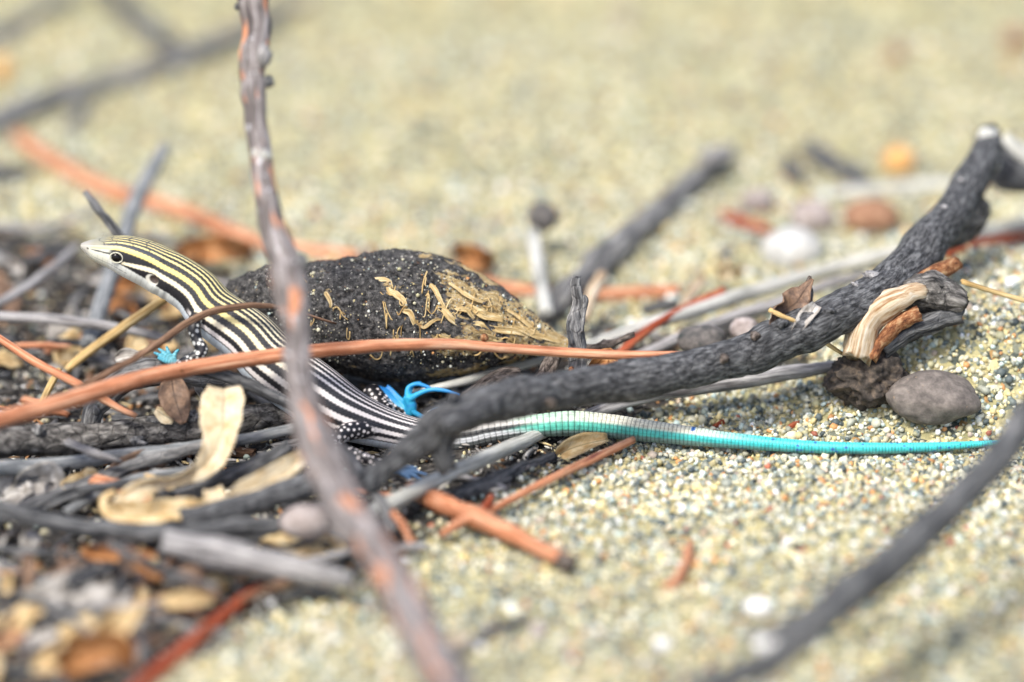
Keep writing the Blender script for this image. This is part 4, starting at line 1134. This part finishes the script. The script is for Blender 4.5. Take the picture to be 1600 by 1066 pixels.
# ---- foreground bits
stick("dark_twig", "small blurred dark twig on sand near a cream flake", "twig", GREYD, [(712, 1022, 6, None), (745, 1005, 9, None), (775, 982, 9, None), (825, 970, 6, None)], rough=.2)
stick("orange_scrap", "blurred orange-brown bark scrap alone on open sand", "bark", ORANGE, [(1078, 850, 8, None), (1072, 880, 12, None), (1055, 910, 11, None), (1038, 918, 7, None)], rough=.2, flat=.6)
for i, (a, b, w, h, mt, lab) in enumerate([(712, 1003, 22, 13, CREAMW, "blurred cream flake on sand beside the small dark twig"), (842, 985, 14, 12, STPINK, "small blurred bluish-grey pebble at the small dark twig's end")]):
    o = stone("sand_flake" if i == 0 else "pebble", a, b, w, h, mt, seed=40 + i, rough=.25, level=2); tag(o, lab, "flake" if i == 0 else "pebble")
for i, (a, b, w, h) in enumerate([(1203, 1005, 28, 22), (1185, 950, 22, 16), (1035, 1008, 14, 12)]):
    o = stone("white_pebble", a, b, w, h, BRIGHT, seed=50 + i, rough=.2, level=2)
    tag(o, ["bright white pebble in the crook of the forked twig", "cream-white pebble beyond the forked twig's side shoot", "small white pebble alone on sand near the forked twig's end"][i], "pebble", "white pebbles on the foreground sand")
for i, (a, b, l) in enumerate([(1125, 662, "red bark chip on sand just above the tail"), (1238, 845 - 180, "tiny red chip on sand between tail and earth clod"), (1205, 795, "tiny orange chip on sand below the tail")]):
    o = stick("red_chip", l, "chip", REDST, [(a - 10, b + 5, 3, None), (a, b, 5, None), (a + 11, b - 5, 3, None)], rough=.2, flat=.5, seg=8)

# ---- stones
def st(name, label, cat, *a, **k):
    return tag(stone(name, *a, **k), label, cat)
st("earth_clod", "rough dark clod of earth with orange flecks against the grey pebble", "clod", 1356, 590, 60, 43, CLOD, rough=.36, fine=.20, level=5, seed=6)
st("grey_pebble", "smooth brown-grey oval pebble beside the dark earth clod", "pebble", 1457, 622, 74, 38, PEBG, rough=.16, fine=.02, seed=3, depth=50)
st("white_stone", "bright white egg-shaped stone behind the long pale stem", "stone", 1238, 390, 49, 38, WHITEST, d=60, rough=.07, seed=1)
st("brown_stone", "blurred reddish-brown oval stone under the white stick", "stone", 1362, 338, 47, 28, STBROWN, rough=.1, seed=7)
st("grey_stone", "blurred mauve-grey stone between white and brown stones", "stone", 1270, 338, 38, 28, STPINK, rough=.15, seed=8)
st("grey_stone", "blurred bluish-grey stone at the foot of the small red stem", "stone", 1185, 315, 28, 22, STPINK, rough=.2, seed=9)
st("amber_seed", "blurred amber seed husk on sand behind the white stick", "seed", 1405, 252, 27, 26, AMBER, rough=.1, seed=10)
st("amber_seed", "blurred amber husk in the far litter beneath the grey sticks", "seed", 2, 110, 18, 24, AMBER, rough=.15, seed=11)
st("grey_stone", "whitish rounded stone half hidden by the tall leaning twig", "stone", 478, 816, 40, 26, STPINK, d=-36, rough=.12, seed=12)
st("grey_stone", "shaded grey stone under the long pale stem near the stub", "stone", 1100, 533, 38, 26, STDARK, d=14, rough=.15, seed=13)
st("grey_stone", "small pinkish stone next to the shaded grey stone", "stone", 1165, 515, 24, 20, STPINK, d=16, rough=.15, seed=14)
for i, (a, b, r) in enumerate([(1145, 155, 16), (1400, 85, 20), (975, 25, 18), (1590, 60, 26), (1135, 395, 14), (1170, 425, 9)]):
    st("dark_pebble", ["blurred dark pebble alone on the far sand", "blurred brown pebble farther out on the far sand", "faint grey pebble farthest out on the pale sand", "blurred brown lump at the far sand's edge", "small blurred dark brown pebble near the red stem", "tiny blurred pale pebble by the small dark brown pebble"][i], "pebble",
       a, b, r, r * .7, [STDARK, STBROWN, STPINK, STBROWN, STDARK, WHITEST][i], rough=.2, seed=60 + i, level=2)

# ---- dry leaves
def lf(name, label, mat, pts, cat="leaf", group=None, **k):
    return tag(leaf(name, pts, mat, **k), label, cat, group)
lf("curled_leaf", "large cream-tan leaf, broad ragged top twisting down to a narrow ribbon", LCREAM,
   [(350, 606, 24, -16, 0), (349, 630, 34, -18, 5), (347, 660, 32, -20, 10), (342, 690, 25, -21, 5), (330, 716, 21, -22, -5), (305, 738, 15, -23, -25), (270, 750, 12, -24, -50), (235, 758, 15, -25, -30), (205, 772, 14, -26, 10), (180, 788, 6, -27, 20)], curl=.35, ruffle=.25, crease=.12, na=13, seed=3)
lf("curled_leaf", "golden tan leaf lying in a loop under the large twisted leaf", LTAN,
   [(182, 770, 6, -29, 40), (163, 780, 8, -30, 60), (170, 795, 13, -31, 20), (200, 803, 20, -31.5, 0), (232, 803, 20, -31.5, -5), (262, 797, 17, -31, -10), (295, 796, 17, -31, 0), (325, 800, 15, -31, 0), (350, 796, 7, -30, 0)], curl=.5, ruffle=.35, na=11, seed=5)
lf("leaf_stub", "small cream leaf piece standing against the charred stick", LCREAM, [(332, 765, 14, -27, -10), (338, 785, 17, -28, 0), (342, 804, 13, -29, 10), (344, 818, 6, -29, 10)], curl=.6, seed=6)
lf("leaf_strip", "cream leaf strip slanting up to the tall leaning twig", LCREAM, [(352, 786, 9, -30, 10), (385, 766, 17, -29, 0), (420, 748, 17, -27, 0), (455, 726, 15, -25, 5), (490, 700, 9, -23, 0)], curl=.3, ruffle=.2, na=9, seed=7)
lf("brown_leaf", "brown oval leaf propped under the orange stem", LBROWN, [(268, 588, 8, -4, 0), (270, 605, 21, -5, 5), (275, 628, 24, -6, 0), (282, 648, 16, -6.5, 0), (287, 662, 5, -7, 0)], curl=.3, ruffle=.25, seed=8)
lf("brown_leaf", "small cream leaf scrap beside the brown oval leaf", LCREAM, [(243, 640, 6, -6, 0), (258, 650, 12, -6, 0), (272, 657, 7, -6, 0)], curl=.3, ruffle=.5, seed=18)
lf("shell_leaf", "ribbed grey-brown fan of dry leaf below the blue-grey stem", LGREY, [(25, 768, 8, -16, 20), (45, 756, 26, -16, 10), (75, 752, 28, -15, -10), (98, 762, 12, -15, -20)], curl=.7, ruffle=.5, na=11, seed=9)
lf("tan_leaf", "dull tan leaf behind the thin light-edged grey twig", LBROWN, [(155, 772, 8, -13, 0), (180, 745, 20, -12, 10), (220, 725, 22, -11, 0), (260, 716, 10, -10, 0)], curl=.3, ruffle=.3, seed=10)
lf("tan_leaf", "small curled tan leaf beneath the turquoise tail", LTAN, [(866, 716, 8, -4, 20), (885, 704, 15, -4, 0), (915, 694, 15, -3.5, -20), (950, 686, 7, -2.5, -30)], curl=.9, seed=11)
lf("white_leaf", "whitish wavy dry leaf in the blurred litter at the front", LGREY, [(34, 930, 8, 'g3', 0), (60, 934, 18, 'g4', -15), (95, 920, 22, 'g5', 5), (130, 902, 20, 'g5', 10), (158, 885, 8, 'g4', 0)], curl=.5, ruffle=.7, na=11, seed=12)
lf("orange_leaf", "narrow orange leaf twisting between sticks in the front litter", LORANGE, [(128, 858, 6, 'g4', 0), (150, 862, 11, 'g5', 20), (185, 868, 11, 'g5', -10), (225, 888, 11, 'g4', 10), (255, 905, 5, 'g3', 0)], curl=.8, ruffle=.4, seed=13)
lf("orange_leaf", "slim orange leaf edge beside the narrow orange leaf", LORANGE, [(160, 855, 4, -38, 0), (200, 862, 7, -39, 0), (245, 868, 5, -40, 0)], curl=.8, seed=14)
lf("tan_leaf", "blurred tan leaf with upcurled tip in the front litter", LTAN, [(150, 1000, 10, 'g4', 0), (168, 985, 22, 'g5', 10), (195, 972, 18, 'g6', -20), (218, 952, 9, 'g7', -40), (226, 925, 4, 'g8', -40)], curl=.6, ruffle=.3, seed=15)
lf("orange_leaf", "blurred arched orange-brown leaf lowest in the front litter", LORANGE, [(92, 1040, 14, 'g3', 0), (120, 1022, 24, 'g6', 10), (155, 1012, 26, 'g7', 0), (185, 1018, 20, 'g6', -20), (196, 1045, 10, 'g3', -30)], curl=.9, ruffle=.3, na=11, seed=16)
lf("tan_leaf", "blurred pinkish tan leaf beside the red stick's upper end", LTAN, [(245, 945, 6, 'g3', 0), (275, 938, 13, 'g4', 0), (310, 934, 12, 'g4', 10), (335, 940, 6, 'g3', 0)], curl=.4, ruffle=.4, seed=17)
lf("olive_leaf", "blurred olive curled leaf edge by the dark stick end in front litter", LBROWN, [(34, 925, 6, 'g3', 30), (40, 895, 12, 'g5', 20), (42, 868, 8, 'g7', 0)], curl=.9, seed=19)
lf("tan_leaf", "blurred tan leaf sticking up at the outer edge of front litter", LTAN, [(-5, 945, 5, 'g3', 30), (5, 915, 12, 'g5', 20), (14, 895, 6, 'g7', 0)], curl=.9, seed=20)
lf("orange_leaf", "blurred orange-pink dry leaf behind the lizard's neck", LORANGE, [(270, 395, 9, None, 0), (310, 390, 20, 'g4', 10), (355, 388, 20, 'g5', 0), (395, 395, 9, None, 0)], curl=.5, ruffle=.4, seed=21)
lf("orange_leaf", "blurred bright orange leaf curl behind the seed pod's crest", LORANGE, [(710, 402, 8, None, 0), (730, 400, 22, 'g3', 15), (752, 408, 18, 'g3', -10), (770, 415, 6, None, 0)], curl=.8, ruffle=.3, seed=22)
lf("straw_leaf", "pale folded leaf scrap below the red stem near white stone", LCREAM, [(1120, 428, 6, 'g3', 0), (1140, 422, 12, 'g5', 20), (1160, 430, 6, 'g3', 0)], curl=.8, seed=23)
lf("grey_leaf", "pale triangular leaf scrap on the thick branch's far side", LGREY, [(305, 590, 6, 4, 0), (318, 605, 14, 3, 0), (322, 625, 8, 2, 10)], curl=.3, seed=24)
lf("white_leaf", "small white leaf scrap behind the lizard's forefoot", LGREY, [(180, 562, 6, 8, 0), (198, 556, 13, 8, 0), (222, 560, 8, 7, 0)], curl=.4, ruffle=.4, seed=25)

# ------------------------------------------------------------------ loose scraps filling the litter
LAND = [("the thick rough branch", 150, 690, -6), ("the weathered stick", 210, 588, -2), ("the large twisted leaf", 345, 650, -19), ("the golden looped leaf", 230, 803, -31), ("the charred stick", 430, 775, -31),
        ("the pale split stick", 400, 876, -46), ("the red stick", 320, 990, -58), ("the whitish wavy leaf", 95, 920, -46), ("the upcurled tan leaf", 180, 980, -57), ("the arched orange-brown leaf", 150, 1015, -62),
        ("the knobbly twig", 75, 778, -18), ("the blue-grey stem", 100, 725, -13), ("the long sagging stick", 215, 832, -37), ("the narrow orange leaf", 190, 870, -41), ("the seed pod", 600, 560, 5), ("the pointed pod tip", 870, 550, 9),
        ("the lizard's forefoot", 265, 562, -4), ("the yellow straw stalk", 200, 506, 14), ("the slate-grey stick", 185, 400, 42), ("the level pale grey stem", 79, 499, 22), ("the lizard's hips", 590, 690, 0), ("the tail base", 730, 690, 0),
        ("the orange stick with spurs", 740, 808, -28), ("the splintered stub", 905, 590, 0), ("the long pale stem", 1050, 495, 26), ("the brown oval leaf", 275, 628, -6), ("the grey leaf fan", 60, 756, -16), ("the rounded whitish stone", 478, 816, -36),
        ("the slanting thin orange stem", 60, 570, -6), ("the ragged cream leaf strip", 420, 748, -27), ("the pink tan leaf", 300, 936, -50), ("the olive leaf curl", 38, 895, -40)]
LANDP = np.array([pix(a, b, d) for _, a, b, d in LAND])
def beside(p):
    return LAND[int(np.argmin(np.linalg.norm(LANDP - np.asarray(p), axis=1)))][0]

def scatter():
    r = np.random.default_rng(21)
    kinds = [("grey_twig_scrap", "short weathered grey twig scrap in the litter", GREY, .30), ("black_twig_scrap", "short blackened twig scrap in the litter", CHAR, .16),
             ("dark_twig_scrap", "short dark grey twig scrap in the litter", GREYD, .20), ("brown_twig_scrap", "short thin brown twig scrap in the litter", BROWN, .12),
             ("pale_twig_scrap", "short bleached pale twig scrap in the litter", PALEG, .14), ("orange_twig_scrap", "short orange stem scrap in the litter", ORANGE, .08)]
    w = np.array([k[3] for k in kinds]); w /= w.sum()
    made = 0; tries = 0
    while made < 230 and tries < 6000:
        tries += 1
        # pick in the picture so that what is built is what shows
        if r.uniform() < .72: px, py = r.uniform(-40, 560), r.uniform(560, 1075)
        elif r.uniform() < .6: px, py = r.uniform(-40, 420), r.uniform(390, 620)
        else: px, py = r.uniform(560, 1250), r.uniform(520, 780)
        if abs((px - 405) * 135 + (py - 918) * 165) / 213 < 32 and py > 900: continue
        g = gnd(px, py, 0)
        if litter_mask(g[0], g[1]) < .6: continue
        L = float(np.exp(r.normal(math.log(11), .45))); rad = float(np.clip(r.normal(.55, .25), .18, 1.2))
        L = min(L, 9.0) if (600 < py < 790 and px < 420) else L
        yaw = r.normal(0.25, .8); tilt = r.normal(0, .14)
        calm = ((-35 < g[1] < 6) and g[0] > -45) or 600 < py < 770          # keep the lizard's flank and hind foot clear
        h = rad + (r.uniform(0, .6) if calm else abs(r.normal(0, 2.4)))
        dv = np.array([math.cos(yaw) * math.cos(tilt), math.sin(yaw) * math.cos(tilt), math.sin(tilt)]) * L / 2
        if calm: dv[2] *= .2
        c = g + np.array([0, 0, h])
        bend = r.normal(0, .10, 3) * L; bend[2] = abs(bend[2]) * .3
        P3 = np.array([[*(c - dv), rad * .8], [*(c + bend * .6), rad], [*(c + dv), rad * r.uniform(.4, .9)]])
        for q in P3: q[2] = max(q[2], float(terrain(q[0], q[1])) + q[3] * .3)
        k = kinds[r.choice(len(kinds), p=w)]
        o = tube_w(k[0], P3, k[2], seg=8, rough=.2, per_mm=.9, seed=tries, jag=1.0)
        size = ("long " if L > 15 else "tiny " if L < 8 else "short ") + ("stout " if rad > .75 else "thin " if rad < .4 else "")
        tag(o, k[1].replace("short ", size).replace(" thin brown", " brown").replace("in the litter", "beside " + beside(c)), "twig", k[0].replace("_", " ") + "s lying in the litter")
        made += 1
    lk = [("tan_leaf_scrap", "small torn tan leaf scrap in the litter", LTAN), ("grey_leaf_scrap", "small torn grey leaf scrap in the litter", LGREY),
          ("brown_leaf_scrap", "small torn brown leaf scrap in the litter", LBROWN), ("orange_leaf_scrap", "small torn orange leaf scrap in the litter", LORANGE)]
    made = 0; tries = 0
    while made < 105 and tries < 3000:
        tries += 1
        px, py = (r.uniform(-40, 520), r.uniform(580, 1075)) if r.uniform() < .75 else (r.uniform(-40, 400), r.uniform(400, 600))
        g = gnd(px, py, 0)
        if litter_mask(g[0], g[1]) < .6: continue
        calm = ((-35 < g[1] < 6) and g[0] > -45) or 600 < py < 750
        if calm or (abs((px - 405) * 135 + (py - 918) * 165) / 213 < 32 and py > 900): continue
        L = r.uniform(3, 9) * (1.35 if py > 830 else 1); W = L * r.uniform(.18, .34); yaw = r.uniform(0, 6.28)
        dv = np.array([math.cos(yaw), math.sin(yaw), r.normal(0, .25)]) * L / 2
        c = g + np.array([0, 0, r.uniform(.8, 2.6)])
        P3 = np.array([[*(c - dv), W * .3, 0], [*(c - dv * .4 + [0, 0, r.uniform(0, .8)]), W, r.uniform(-30, 30)], [*(c + dv * .4 + [0, 0, r.uniform(0, .8)]), W * .9, r.uniform(-30, 30)], [*(c + dv), W * .2, 0]])
        V, F, tcv = leaf_geo(P3, curl=r.uniform(.2, .9), na=7, ruffle=.5, seed=tries, base_up=(r.normal(0, .3), -.4 + r.normal(0, .3), 1))
        k = lk[r.choice(4, p=[.36, .32, .18, .14])]
        o = mesh_obj(k[0], V, F, k[2], tc=tcv)
        tag(o, k[1].replace("small ", "" if L > 7 else "tiny " if L < 4.5 else "small ").replace("in the litter", "beside " + beside(c)), "leaf", k[0].replace("_", " ") + "s lying in the litter")
        made += 1
scatter()
